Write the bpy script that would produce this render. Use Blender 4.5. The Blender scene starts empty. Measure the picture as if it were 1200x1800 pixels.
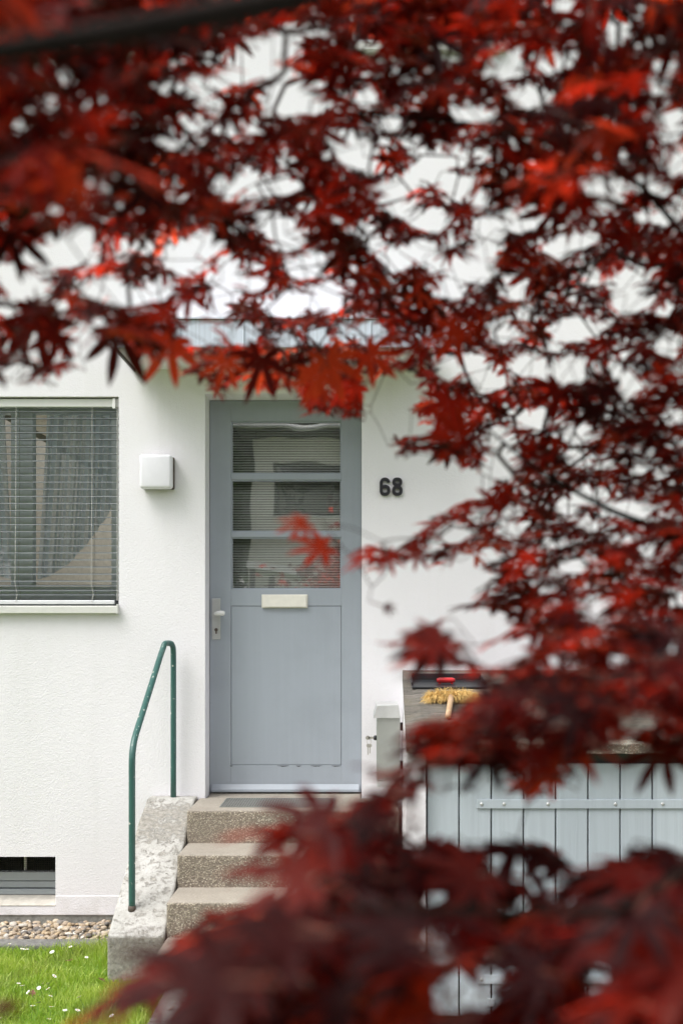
import bpy, bmesh, math, random
import numpy as np
from mathutils import Vector, Matrix

# ------------------------------------------------------------------ camera, sky, sun, exposure
SC = bpy.context.scene
COL = SC.collection
EYE = 1.55            # eye height above the gravel at the wall
CAMY = -6.0           # the wall's face is the plane y = 0
FPX = 1950.0          # focal length in photograph pixels
PX0, PY0 = 645.0, 1105.0

cam_data = bpy.data.cameras.new('camera')
cam = bpy.data.objects.new('camera', cam_data)
COL.objects.link(cam)
cam.location = (0, CAMY, EYE)
cam.rotation_euler = (math.pi / 2, 0, 0)
cam_data.sensor_fit = 'AUTO'
cam_data.sensor_width = 36
cam_data.lens = 36 * FPX / 1800
cam_data.shift_x = (600 - PX0) / 1800
cam_data.shift_y = (PY0 - 900) / 1800
cam_data.clip_start = 0.02
cam_data.clip_end = 800
cam_data.dof.use_dof = True
cam_data.dof.focus_distance = 6.02
cam_data.dof.aperture_fstop = (cam_data.lens / 1000) / 0.0128
cam_data.dof.aperture_blades = 9
SC.camera = cam

SUN_EL, SUN_AZ = math.radians(60), math.radians(238)   # azimuth clockwise from +Y
world = bpy.data.worlds.new('World')
SC.world = world
world.use_nodes = True
wn = world.node_tree.nodes
wl = world.node_tree.links
wn.clear()
w_out = wn.new('ShaderNodeOutputWorld')
w_bg = wn.new('ShaderNodeBackground')
w_hsv = wn.new('ShaderNodeHueSaturation')
w_sky = wn.new('ShaderNodeTexSky')
w_sky.sky_type = 'NISHITA'
w_sky.sun_disc = False
w_sky.sun_elevation = SUN_EL
w_sky.sun_rotation = SUN_AZ
w_sky.air_density = 1.0
w_sky.dust_density = 4.0
w_hsv.inputs['Saturation'].default_value = 0.22      # a white overcast sky
wl.new(w_sky.outputs[0], w_hsv.inputs['Color'])
wl.new(w_hsv.outputs[0], w_bg.inputs['Color'])
wl.new(w_bg.outputs[0], w_out.inputs['Surface'])
w_bg.inputs['Strength'].default_value = 0.15

sun_d = bpy.data.lights.new('sun', 'SUN')
sun_d.energy = 1.5
sun_d.angle = math.radians(40)
sun_d.color = (1.0, 0.98, 0.955)
sun = bpy.data.objects.new('sun', sun_d)
COL.objects.link(sun)
sdir = Vector((math.sin(SUN_AZ) * math.cos(SUN_EL), math.cos(SUN_AZ) * math.cos(SUN_EL), math.sin(SUN_EL)))
sun.rotation_euler = sdir.to_track_quat('Z', 'Y').to_euler()

SC.view_settings.view_transform = 'Standard'
SC.view_settings.look = 'None'
SC.view_settings.gamma = 1
SC.view_settings.exposure = 0.92
SC.render.engine = 'CYCLES'
SC.cycles.use_denoising = True
SC.cycles.max_bounces = 8
SC.cycles.transparent_max_bounces = 16
SC.cycles.sample_clamp_indirect = 6

R = random.Random(7)
NR = np.random.RandomState(11)


def P(px, py, y=0.0):
    """photo pixel seen at world depth y -> world point"""
    d = y - CAMY
    return Vector(((px - PX0) * d / FPX, y, EYE - (py - PY0) * d / FPX))


def PX(px, y=0.0):
    return P(px, 0, y).x


def PZ(py, y=0.0):
    return P(0, py, y).z


# ------------------------------------------------------------------ object helpers
def _parent(o, parent):
    if parent is not None:
        o.parent = parent


def origin(o):
    v = Vector((0, 0, 0))
    while o is not None:
        v += Vector(o.location)
        o = o.parent
    return v


def tag(o, label=None, cat=None, group=None, kind=None):
    if label:
        o['label'] = label
    if cat:
        o['category'] = cat
    if group:
        o['group'] = group
    if kind:
        o['kind'] = kind
    return o


def thing(name, label, cat, loc=(0, 0, 0), group=None):
    o = bpy.data.objects.new(name, None)
    o.empty_display_size = 0.1
    COL.objects.link(o)
    o.location = loc
    return tag(o, label, cat, group)


class MB:
    """collects world-space geometry for ONE mesh object"""

    def __init__(self):
        self.v = []
        self.f = []

    def add(self, vs, fs):
        b = len(self.v)
        self.v += [tuple(p) for p in vs]
        self.f += [tuple(i + b for i in f) for f in fs]
        return self

    def box(self, x0, x1, y0, y1, z0, z1):
        vs = [(x, y, z) for z in (z0, z1) for y in (y0, y1) for x in (x0, x1)]
        return self.add(vs, [(0, 2, 3, 1), (4, 5, 7, 6), (0, 1, 5, 4), (2, 6, 7, 3), (0, 4, 6, 2), (1, 3, 7, 5)])

    def prism(self, prof, axis, a0, a1):
        """prof: 2-D points; extruded along an axis from a0 to a1"""
        n = len(prof)

        def mk(p, a):
            if axis == 'x':
                return (a, p[0], p[1])
            if axis == 'y':
                return (p[0], a, p[1])
            return (p[0], p[1], a)
        vs = [mk(p, a0) for p in prof] + [mk(p, a1) for p in prof]
        fs = [tuple(range(n)), tuple(range(2 * n - 1, n - 1, -1))]
        fs += [(i, i + n, (i + 1) % n + n, (i + 1) % n) for i in range(n)]
        return self.add(vs, fs)

    def tube(self, pts, rad, seg=10, cap=True):
        pts = [Vector(p) for p in pts]
        n = len(pts)
        rads = rad if isinstance(rad, (list, tuple)) else [rad] * n
        vs, fs = [], []
        up = None
        for i, p in enumerate(pts):
            t = (pts[min(i + 1, n - 1)] - pts[max(i - 1, 0)]).normalized()
            if up is None:
                up = Vector((0, 0, 1)) if abs(t.z) < 0.9 else Vector((1, 0, 0))
            a = t.cross(up)
            if a.length < 1e-6:
                a = t.orthogonal()
            a.normalize()
            b = a.cross(t).normalized()
            up = b
            for k in range(seg):
                w = 2 * math.pi * k / seg
                vs.append(p + (a * math.cos(w) + b * math.sin(w)) * rads[i])
        for i in range(n - 1):
            for k in range(seg):
                k2 = (k + 1) % seg
                fs.append((i * seg + k, i * seg + k2, (i + 1) * seg + k2, (i + 1) * seg + k))
        if cap:
            fs.append(tuple(range(seg)))
            fs.append(tuple(range(n * seg - 1, (n - 1) * seg - 1, -1)))
        return self.add(vs, fs)

    def cyl(self, p0, p1, r, seg=16):
        return self.tube([p0, p1], r, seg)

    def build(self, name, mat, parent=None, bevel=0, seg=2, smooth=False, label=None, fix=True):
        o0 = origin(parent) if parent is not None else Vector((0, 0, 0))
        me = bpy.data.meshes.new(name)
        bm = bmesh.new()
        vs = [bm.verts.new((p[0] - o0.x, p[1] - o0.y, p[2] - o0.z)) for p in self.v]
        for f in self.f:
            try:
                bm.faces.new([vs[i] for i in f])
            except ValueError:
                pass
        if fix:
            bmesh.ops.recalc_face_normals(bm, faces=bm.faces)
        if bevel:
            es = [e for e in bm.edges if e.is_manifold and e.calc_face_angle(0) > 0.5]
            bmesh.ops.bevel(bm, geom=es, offset=bevel, segments=seg, profile=0.5, affect='EDGES', clamp_overlap=True)
        if smooth:
            for f in bm.faces:
                f.smooth = True
        bm.to_mesh(me)
        bm.free()
        if mat:
            me.materials.append(mat)
        o = bpy.data.objects.new(name, me)
        COL.objects.link(o)
        _parent(o, parent)
        if label:
            o['label'] = label
        return o


def np_mesh(name, verts, faces_flat, counts, mat, parent=None, smooth=True):
    o0 = origin(parent) if parent is not None else Vector((0, 0, 0))
    verts = np.asarray(verts, dtype=np.float32) - np.array(o0, dtype=np.float32)
    me = bpy.data.meshes.new(name)
    me.vertices.add(len(verts))
    me.vertices.foreach_set('co', verts.ravel())
    me.loops.add(len(faces_flat))
    me.loops.foreach_set('vertex_index', np.asarray(faces_flat, dtype=np.int32))
    counts = np.asarray(counts, dtype=np.int32)
    me.polygons.add(len(counts))
    st = np.concatenate([[0], np.cumsum(counts)[:-1]]).astype(np.int32)
    me.polygons.foreach_set('loop_start', st)
    if smooth:
        me.polygons.foreach_set('use_smooth', np.ones(len(counts), dtype=bool))
    me.update()
    me.validate()
    me.materials.append(mat)
    o = bpy.data.objects.new(name, me)
    COL.objects.link(o)
    _parent(o, parent)
    return o


# ------------------------------------------------------------------ materials
class NT:
    def __init__(self, name):
        self.m = bpy.data.materials.new(name)
        self.m.use_nodes = True
        self.t = self.m.node_tree
        self.t.nodes.clear()
        self.out = self.t.nodes.new('ShaderNodeOutputMaterial')
        self.co = self.t.nodes.new('ShaderNodeTexCoord').outputs['Object']

    def n(self, typ, props=None, **ins):
        nd = self.t.nodes.new(typ)
        for k, v in (props or {}).items():
            setattr(nd, k, v)
        for k, v in ins.items():
            self.set(nd, k.replace('_', ' '), v)
        return nd

    def set(self, nd, key, v):
        s = nd.inputs[int(key) if key.isdigit() else key]
        if isinstance(v, bpy.types.NodeSocket):
            self.t.links.new(v, s)
        elif isinstance(v, bpy.types.Node):
            self.t.links.new(v.outputs[0], s)
        else:
            if isinstance(v, tuple) and len(v) == 3 and s.type == 'RGBA':
                v = (*v, 1)
            s.default_value = v

    def scaled(self, sc, co=None):
        nd = self.t.nodes.new('ShaderNodeMapping')
        self.t.links.new(co or self.co, nd.inputs['Vector'])
        nd.inputs['Scale'].default_value = sc if isinstance(sc, tuple) else (sc, sc, sc)
        return nd.outputs[0]

    def noise(self, scale, detail=4, rough=0.55, vec=None, dist=0.0):
        return self.n('ShaderNodeTexNoise', Vector=vec or self.co, Scale=float(scale), Detail=float(detail),
                      Roughness=rough, Distortion=dist).outputs['Fac']

    def ramp(self, fac, stops):
        nd = self.t.nodes.new('ShaderNodeValToRGB')
        e = nd.color_ramp.elements
        while len(e) < len(stops):
            e.new(0.5)
        for el, (p, c) in zip(e, stops):
            el.position = p
            el.color = (*c, 1) if len(c) == 3 else c
        self.set(nd, 'Fac', fac)
        return nd.outputs[0]

    def step(self, fac, a, b):
        nd = self.n('ShaderNodeMapRange', {'clamp': True})
        self.set(nd, 'Value', fac)
        nd.inputs['From Min'].default_value = a
        nd.inputs['From Max'].default_value = b
        return nd.outputs[0]

    def mix(self, fac, a, b, mode='MIX'):
        nd = self.t.nodes.new('ShaderNodeMix')
        nd.data_type = 'RGBA'
        nd.blend_type = mode
        ins = [s for s in nd.inputs if s.enabled]
        for s, v in zip(ins, (fac, a, b)):
            if isinstance(v, bpy.types.NodeSocket):
                self.t.links.new(v, s)
            else:
                s.default_value = (*v, 1) if isinstance(v, tuple) and len(v) == 3 else v
        return [s for s in nd.outputs if s.enabled][0]

    def math(self, op, a, b=0.0):
        nd = self.n('ShaderNodeMath', {'operation': op})
        self.set(nd, '0', a)
        self.set(nd, '1', b)
        return nd.outputs[0]

    def bump(self, h, dist, strength=1.0):
        return self.n('ShaderNodeBump', Height=h, Distance=dist, Strength=strength).outputs[0]

    def pbr(self, **kw):
        nd = self.n('ShaderNodeBsdfPrincipled')
        for k, v in kw.items():
            self.set(nd, k.replace('_', ' '), v)
        self.t.links.new(nd.outputs[0], self.out.inputs['Surface'])
        return nd

    def surf(self, sh):
        self.t.links.new(sh, self.out.inputs['Surface'])
        return self.m


def simple(name, col, rough=0.5, metal=0.0, var=0.12, scale=25, bump=0.0):
    t = NT(name)
    n = t.noise(scale, 5)
    c = t.mix(t.step(n, 0.3, 0.7), tuple(x * (1 - var) for x in col), tuple(min(1, x * (1 + var)) for x in col))
    kw = dict(Base_Color=c, Roughness=rough, Metallic=metal)
    if bump:
        kw['Normal'] = t.bump(t.noise(scale * 4, 3), bump)
    t.pbr(**kw)
    return t.m


def m_plaster():
    t = NT('white_render')
    big = t.noise(0.9, 5, 0.6)
    streak = t.noise(1.0, 5, 0.6, t.scaled((5, 5, 0.45)))
    c = t.mix(t.step(big, 0.35, 0.75), (0.82, 0.805, 0.828), (0.775, 0.762, 0.78))
    c = t.mix(t.math('MULTIPLY', t.step(streak, 0.55, 0.8), 0.25), c, (0.62, 0.61, 0.585))
    z = t.n('ShaderNodeSeparateXYZ', Vector=t.co).outputs['Z']
    low = t.math('MULTIPLY', t.step(z, 0.16, -0.02), t.step(t.noise(9, 5, 0.65), 0.42, 0.72))
    c = t.mix(t.math('MULTIPLY', low, 0.55), c, (0.50, 0.47, 0.41))
    spk = t.math('MULTIPLY', t.step(t.noise(26, 3, 0.6), 0.70, 0.76), 0.35)
    c = t.mix(spk, c, (0.55, 0.53, 0.49))
    grain = t.noise(115, 3, 0.6)
    grain2 = t.noise(38, 4, 0.6)
    vor = t.n('ShaderNodeTexVoronoi', Vector=t.co, Scale=120.0).outputs['Distance']
    h = t.math('ADD', t.math('MULTIPLY', grain, 0.75), t.math('ADD', t.math('MULTIPLY', grain2, 0.55), t.math('MULTIPLY', vor, 0.3)))
    t.pbr(Base_Color=c, Roughness=0.92, Normal=t.bump(h, 0.0075, 0.34))
    return t.m


def m_aggregate(name='exposed_aggregate', dark=1.0, top=(0.46, 0.43, 0.38)):
    t = NT(name)
    v = t.n('ShaderNodeTexVoronoi', Vector=t.co, Scale=140.0)
    cell = t.n('ShaderNodeSeparateColor', Color=v.outputs['Color']).outputs[0]
    cc = t.ramp(cell, [(0.0, (0.15 * dark, 0.125 * dark, 0.095 * dark)), (0.35, (0.25 * dark, 0.21 * dark, 0.16 * dark)),
                       (0.7, (0.33 * dark, 0.285 * dark, 0.22 * dark)), (1.0, (0.46 * dark, 0.41 * dark, 0.33 * dark))])
    edge = t.step(v.outputs['Distance'], 0.35, 0.6)
    cc = t.mix(edge, cc, (0.15 * dark, 0.125 * dark, 0.10 * dark))
    blot = t.step(t.noise(6, 5, 0.65), 0.4, 0.7)
    cc = t.mix(t.math('MULTIPLY', blot, 0.4), cc, (0.17 * dark, 0.15 * dark, 0.115 * dark))
    nz = t.n('ShaderNodeSeparateXYZ', Vector=t.n('ShaderNodeNewGeometry').outputs['True Normal']).outputs['Z']
    worn = t.mix(t.step(t.noise(90, 3), 0.35, 0.65), tuple(x * 0.82 for x in top), top)
    worn = t.mix(t.math('MULTIPLY', t.step(t.noise(5, 5, 0.7), 0.45, 0.7), 0.55), worn, tuple(x * 0.6 for x in top))
    fac = t.math('MULTIPLY', t.step(nz, 0.35, 0.85), 0.85)  # upward faces smoother: partly wear, partly the light on them put into colour
    c = t.mix(fac, cc, worn)
    h = t.math('MULTIPLY', t.math('SUBTRACT', 1.0, v.outputs['Distance']), t.math('SUBTRACT', 1.0, t.math('MULTIPLY', fac, 0.7)))
    t.pbr(Base_Color=c, Roughness=0.85, Normal=t.bump(h, 0.004, 0.9))
    return t.m


def m_old_paint():
    """white paint flaking off a concrete cheek wall, grey lichen at its foot"""
    t = NT('flaking_white_paint')
    n1 = t.noise(4.5, 8, 0.68)
    n2 = t.noise(24, 8, 0.72, dist=0.6)
    z = t.n('ShaderNodeSeparateXYZ', Vector=t.co).outputs['Z']
    nz = t.n('ShaderNodeSeparateXYZ', Vector=t.n('ShaderNodeNewGeometry').outputs['True Normal'])
    side = t.step(nz.outputs['Z'], 0.55, 0.2)
    white = t.mix(t.step(n1, 0.35, 0.7), (0.50, 0.49, 0.465), (0.31, 0.30, 0.27))
    conc = t.mix(t.step(t.noise(55, 5, 0.7), 0.3, 0.7), (0.13, 0.118, 0.098), (0.40, 0.375, 0.33))
    a = t.math('ADD', n2, t.math('MULTIPLY', side, 0.10))
    a = t.math('ADD', a, t.math('MULTIPLY', t.step(z, 0.20, 0.08), 0.14))
    a = t.math('ADD', a, t.math('MULTIPLY', t.math('MULTIPLY', t.step(z, 0.47, 0.52), t.step(z, 0.64, 0.60)), 0.16))
    c = t.mix(t.math('MULTIPLY', t.step(a, 0.47, 0.68), 0.9), white, conc)
    c = t.mix(t.math('MULTIPLY', t.step(t.noise(120, 4, 0.7), 0.5, 0.7), 0.35), c, (0.2, 0.19, 0.165))
    c = t.mix(t.math('MULTIPLY', t.step(t.noise(40, 4, 0.7), 0.60, 0.70), 0.8), c, (0.09, 0.085, 0.06))
    h = t.math('ADD', t.noise(70, 5, 0.7), t.math('MULTIPLY', t.step(a, 0.565, 0.61), -0.6))
    t.pbr(Base_Color=c, Roughness=0.9, Normal=t.bump(h, 0.005, 0.8))
    return t.m


def m_concrete(name, col, scale=40, spots=0.5, dist=0.004):
    t = NT(name)
    a = t.noise(scale, 8, 0.7)
    b = t.noise(3.2, 6, 0.65)
    c = t.mix(t.step(a, 0.3, 0.7), tuple(x * 0.62 for x in col), tuple(min(1, x * 1.35) for x in col))
    c = t.mix(t.math('MULTIPLY', t.step(b, 0.42, 0.68), spots), c, tuple(x * 0.45 for x in col))
    t.pbr(Base_Color=c, Roughness=0.92, Normal=t.bump(a, dist, 0.9))
    return t.m


def m_roof_slab():
    t = NT('weathered_roof_felt')
    s = t.noise(1.0, 8, 0.72, t.scaled((5, 38, 38)), 0.6)
    b = t.noise(5, 6, 0.65)
    g = t.noise(160, 3, 0.7)
    c = t.ramp(s, [(0.30, (0.03, 0.027, 0.023)), (0.5, (0.11, 0.098, 0.083)), (0.66, (0.20, 0.18, 0.155)), (0.8, (0.07, 0.06, 0.05))])
    c = t.mix(t.math('MULTIPLY', t.step(b, 0.45, 0.7), 0.5), c, (0.16, 0.14, 0.085))
    c = t.mix(t.math('MULTIPLY', t.step(g, 0.56, 0.68), 0.5), c, (0.38, 0.35, 0.30))
    h = t.math('ADD', s, t.math('MULTIPLY', g, 0.4))
    t.pbr(Base_Color=c, Roughness=0.85, Normal=t.bump(h, 0.012, 0.8))
    return t.m


def m_paint(name, col, rough=0.42, dirt=0.3, streak=(30, 30, 1.2), sv=0.03):
    t = NT(name)
    s = t.noise(1.0, 5, 0.6, t.scaled(streak))
    b = t.noise(3, 5, 0.6)
    c = t.mix(t.step(s, 0.3, 0.7), tuple(x * (1 - sv) for x in col), tuple(min(1, x * (1 + sv * .8)) for x in col))
    c = t.mix(t.math('MULTIPLY', t.step(b, 0.45, 0.75), dirt), c, tuple(x * 0.8 for x in col))
    c = t.mix(t.math('MULTIPLY', t.step(t.noise(70, 4, 0.6), 0.72, 0.76), 0.6), c, tuple(x * 0.45 for x in col))
    t.pbr(Base_Color=c, Roughness=t.math('ADD', rough - 0.08, t.math('MULTIPLY', b, 0.16)),
          Normal=t.bump(s, 0.0012, 0.5))
    return t.m


def m_glass(name='window_glass', f0=0.14, wave=0.9, tint=(0.97, 0.98, 0.975)):
    t = NT(name)
    w = t.bump(t.noise(3.0, 1, 0.4, t.scaled((1.0, 1.0, 0.8))), 0.0016 * wave, 1.0)
    tr = t.n('ShaderNodeBsdfTransparent', Color=tint)
    gl = t.n('ShaderNodeBsdfGlossy', Color=(1.0, 1.0, 1.0), Roughness=0.004, Normal=w)
    fc = t.n('ShaderNodeLayerWeight', Blend=0.5).outputs['Facing']
    fr = t.math('ADD', f0, t.math('MULTIPLY', t.math('POWER', fc, 5.0), 1 - f0))
    mx = t.n('ShaderNodeMixShader')
    t.set(mx, '0', fr)
    t.set(mx, '1', tr)
    t.set(mx, '2', gl)
    return t.surf(mx.outputs[0])


def m_sheer():
    t = NT('sheer_curtain')
    weave = t.noise(1.0, 3, 0.6, t.scaled((22, 22, 1.5)))
    col = (0.80, 0.88, 0.99)
    d = t.n('ShaderNodeBsdfDiffuse', Color=col)
    tl = t.n('ShaderNodeBsdfTranslucent', Color=col)
    a = t.n('ShaderNodeMixShader')
    t.set(a, '0', 0.6); t.set(a, '1', d.outputs[0]); t.set(a, '2', tl.outputs[0])
    tr = t.n('ShaderNodeBsdfTransparent', Color=(1.0, 1.0, 1.0))
    fc = t.n('ShaderNodeLayerWeight', Blend=0.5).outputs['Facing']      # cloth seen along a fold is denser
    op = t.math('SUBTRACT', t.math('ADD', 0.22, t.math('MULTIPLY', weave, 0.22)), t.math('MULTIPLY', fc, 1.1))
    b = t.n('ShaderNodeMixShader')
    t.set(b, '0', t.math('MAXIMUM', op, 0.05)); t.set(b, '1', a.outputs[0]); t.set(b, '2', tr.outputs[0])
    return t.surf(b.outputs[0])


def m_leaf():
    t = NT('maple_leaf')
    att = t.n('ShaderNodeAttribute', {'attribute_name': 'tint'}).outputs['Fac']
    top = t.ramp(att, [(0.0, (0.022, 0.006, 0.007)), (0.45, (0.034, 0.006, 0.007)), (0.8, (0.060, 0.009, 0.006)), (1.0, (0.085, 0.011, 0.009))])
    thr = t.ramp(att, [(0.0, (0.05, 0.009, 0.003)), (0.3, (0.17, 0.010, 0.004)), (0.65, (0.86, 0.040, 0.014)), (1.0, (1.0, 0.12, 0.03))])
    vein = t.noise(90, 3, 0.6)
    top = t.mix(t.math('MULTIPLY', t.step(vein, 0.5, 0.75), 0.4), top, (0.07, 0.018, 0.018))
    p = t.n('ShaderNodeBsdfPrincipled')
    t.set(p, 'Base Color', top); t.set(p, 'Roughness', 0.5)
    t.set(p, 'Specular IOR Level', 0.22)
    t.set(p, 'Normal', t.bump(vein, 0.0012, 0.7))
    tl = t.n('ShaderNodeBsdfTranslucent', Color=thr)
    mx = t.n('ShaderNodeMixShader')
    t.set(mx, '0', 0.62); t.set(mx, '1', p.outputs[0]); t.set(mx, '2', tl.outputs[0])
    return t.surf(mx.outputs[0])


def m_foliage(name, dark, lite, thr):
    t = NT(name)
    att = t.n('ShaderNodeAttribute', {'attribute_name': 'tint'}).outputs['Fac']
    c = t.mix(att, dark, lite)
    d = t.n('ShaderNodeBsdfPrincipled', Roughness=0.5)
    t.set(d, 'Base Color', c)
    tl = t.n('ShaderNodeBsdfTranslucent', Color=thr)
    mx = t.n('ShaderNodeMixShader')
    t.set(mx, '0', 0.35); t.set(mx, '1', d.outputs[0]); t.set(mx, '2', tl.outputs[0])
    return t.surf(mx.outputs[0])


def m_pebble():
    t = NT('river_pebble')
    att = t.n('ShaderNodeAttribute', {'attribute_name': 'tint'}).outputs['Fac']
    c = t.ramp(att, [(0.0, (0.085, 0.075, 0.07)), (0.2, (0.22, 0.20, 0.18)), (0.4, (0.40, 0.29, 0.17)), (0.6, (0.50, 0.43, 0.33)),
                     (0.8, (0.34, 0.25, 0.17)), (1.0, (0.66, 0.62, 0.56))])
    n = t.noise(60, 6, 0.7)
    c = t.mix(t.math('MULTIPLY', t.step(n, 0.45, 0.7), 0.35), c, (0.12, 0.10, 0.08))
    t.pbr(Base_Color=c, Roughness=0.7, Normal=t.bump(n, 0.002, 0.6))
    return t.m


def m_ground_grass():
    t = NT('lawn_soil')
    c = t.ramp(t.noise(30, 8, 0.7), [(0.3, (0.06, 0.10, 0.012)), (0.55, (0.13, 0.21, 0.02)), (0.8, (0.19, 0.18, 0.05))])
    t.pbr(Base_Color=c, Roughness=0.95, Normal=t.bump(t.noise(120, 4, 0.7), 0.02, 0.8))
    return t.m


def m_boards():
    t = NT('pale_blue_grey_board_paint')
    xyz = t.n('ShaderNodeSeparateXYZ', Vector=t.co)
    idx = t.math('FLOOR', t.math('DIVIDE', t.math('SUBTRACT', xyz.outputs['X'], BOARD_X0), BOARD_W))
    rnd = t.n('ShaderNodeTexWhiteNoise', {'noise_dimensions': '1D'}, W=idx).outputs['Value']
    g = t.noise(1.0, 6, 0.65, t.scaled((55, 55, 1.6)), 0.5)
    c = t.mix(rnd, (0.42, 0.475, 0.515), (0.53, 0.59, 0.63))
    c = t.mix(t.math('MULTIPLY', t.step(g, 0.45, 0.75), 0.28), c, (0.30, 0.335, 0.36))
    low = t.math('MULTIPLY', t.step(xyz.outputs['Z'], 0.28, 0.0), t.step(t.noise(14, 6, 0.7), 0.35, 0.7))
    c = t.mix(t.math('MULTIPLY', low, 0.7), c, (0.20, 0.185, 0.15))
    chip = t.step(t.noise(1.0, 5, 0.7, t.scaled((60, 60, 18))), 0.70, 0.73)
    c = t.mix(t.math('MULTIPLY', chip, 0.7), c, (0.20, 0.19, 0.17))
    t.pbr(Base_Color=c, Roughness=0.5, Normal=t.bump(g, 0.003, 0.6))
    return t.m


BOARD_W = 57.35 * (-1.714 - CAMY) / FPX
BOARD_X0 = PX(749.5, -1.714) + 0.004


M = dict(
    plaster=m_plaster(),
    aggregate=m_aggregate('exposed_aggregate', 1.35, (0.35, 0.315, 0.265)),
    cheek=m_old_paint(),
    slab=m_roof_slab(),
    slab_edge=m_aggregate('rough_slab_edge', 1.25, (0.34, 0.31, 0.25)),
    door=m_paint('blue_grey_door_paint', (0.345, 0.382, 0.425), 0.40, 0.55),
    boards=m_boards(),
    glass=m_glass('window_glass', 0.05, 0.5),
    door_glass=m_glass('door_glass', 0.17),
    sheer=m_sheer(),
    white=simple('white_enamel', (0.78, 0.78, 0.76), 0.35, var=0.03),
    cream=simple('cream_metal', (0.74, 0.72, 0.64), 0.35, var=0.05),
    opal=simple('opal_lamp_plastic', (0.80, 0.795, 0.835), 0.3, var=0.02),
    frame=m_paint('pale_grey_window_paint', (0.80, 0.85, 0.89), 0.4),
    cellar=m_paint('grey_cellar_louvre_paint', (0.33, 0.36, 0.375), 0.5),
    sill=simple('aluminium_sill', (0.66, 0.66, 0.62), 0.45, var=0.05),
    slat=simple('grey_blind_slat', (0.19, 0.21, 0.215), 0.4, var=0.1, scale=8),
    alu=simple('silver_rail', (0.70, 0.72, 0.72), 0.35, 0.3, var=0.05),
    cord=simple('blind_cord', (0.50, 0.49, 0.46), 0.8),
    black=simple('black_plastic', (0.012, 0.013, 0.016), 0.4, var=0.1),
    rust=simple('rusty_backplate', (0.09, 0.07, 0.055), 0.8, var=0.35, scale=60),
    steel=simple('brushed_steel', (0.40, 0.415, 0.39), 0.42, 0.75, var=0.07, scale=9),
    steel_lid=simple('steel_lid', (0.60, 0.61, 0.60), 0.38, 0.6, var=0.1, scale=14),
    brass=simple('old_brass', (0.30, 0.24, 0.11), 0.45, 0.7, var=0.25),
    key=simple('nickel_key', (0.55, 0.53, 0.48), 0.35, 0.9),
    zinc=m_paint('zinc_fascia', (0.56, 0.61, 0.69), 0.42, 0.25, (95, 95, 0.8), 0.16),
    stone=simple('worn_stone_sill', (0.52, 0.49, 0.43), 0.9, var=0.15, scale=30),
    darkmetal=simple('dark_drip_edge', (0.055, 0.06, 0.055), 0.5),
    plinth=m_concrete('concrete_plinth', (0.30, 0.29, 0.26)),
    kerb=m_concrete('kerb_concrete', (0.17, 0.165, 0.155)),
    path=m_concrete('worn_path_concrete', (0.25, 0.235, 0.22), 30, 0.55),
    asphalt=m_concrete('asphalt', (0.055, 0.055, 0.056), 90, 0.2),
    pebble=m_pebble(),
    soil=m_ground_grass(),
    interior=simple('room_paint', (0.10, 0.098, 0.078), 0.9),
    floor=simple('room_floor', (0.62, 0.58, 0.52), 0.6),  # room floor made pale to bounce light up at the curtain
    rooftile=simple('dark_roof_tile', (0.045, 0.045, 0.05), 0.7, var=0.3, scale=8),
    bristle=simple('coconut_bristle', (0.68, 0.47, 0.17), 0.8, var=0.3, scale=60),
    wood=simple('broom_wood', (0.50, 0.33, 0.19), 0.55, var=0.2),
    red=simple('red_plastic', (0.52, 0.018, 0.022), 0.3),
    bark=simple('maple_bark', (0.010, 0.007, 0.005), 0.85, var=0.35, scale=40, bump=0.004),
    twig=simple('red_twig_bark', (0.050, 0.016, 0.012), 0.7, var=0.3, scale=40),
    leaf=m_leaf(),
    grass=m_foliage('grass_blade', (0.14, 0.29, 0.022), (0.48, 0.53, 0.12), (0.48, 0.70, 0.05)),
    treeleaf=m_foliage('garden_tree_leaf', (0.03, 0.055, 0.015), (0.05, 0.10, 0.02), (0.06, 0.14, 0.015)),
    petal=simple('daisy_petal', (0.80, 0.79, 0.78), 0.6, var=0.03),
    yolk=simple('daisy_centre', (0.62, 0.42, 0.03), 0.6),
    stem=simple('green_stem', (0.09, 0.17, 0.03), 0.6),
    dead=simple('dry_red_leaf', (0.16, 0.055, 0.035), 0.8, var=0.4),
    offwhite=simple('opposite_house_render', (0.80, 0.775, 0.70), 0.9, var=0.04, scale=2),
)


def m_rail():
    t = NT('green_rail_paint')
    n = t.noise(38, 6, 0.7)
    c = t.mix(t.step(t.noise(4, 4), 0.3, 0.7), (0.030, 0.098, 0.085), (0.042, 0.120, 0.105))
    c = t.mix(t.step(n, 0.635, 0.655), c, (0.55, 0.55, 0.50))
    t.pbr(Base_Color=c, Roughness=0.38, Normal=t.bump(n, 0.0008, 0.5))
    return t.m


def m_mesh():
    t = NT('wire_mesh_pane')
    t.pbr(Base_Color=(0.03, 0.03, 0.028, 1), Roughness=0.7)
    return t.m


M['bark'].node_tree.nodes['Principled BSDF'].inputs['Specular IOR Level'].default_value = 0.12
M['rail'] = m_rail()
M['wire'] = m_mesh()

# ------------------------------------------------------------------ ground
GZ = -0.03


def sheet(name, x0, x1, y0, y1, z, mat, thick=0.0):
    b = MB()
    if thick:
        b.box(x0, x1, y0, y1, z - thick, z)
    else:
        b.add([(x0, y0, z), (x1, y0, z), (x1, y1, z), (x0, y1, z)], [(0, 1, 2, 3)])
    return tag(b.build(name, mat), kind='structure')


sheet('ground', -300, 300, -300, 300, -0.06, M['soil'])
sheet('road', -60, 60, -13.2, -8.6, -0.052, M['asphalt'])
sheet('pavement', -60, 60, -8.6, -7.4, -0.005, M['path'], 0.12)

PATH_L = -0.872
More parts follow.
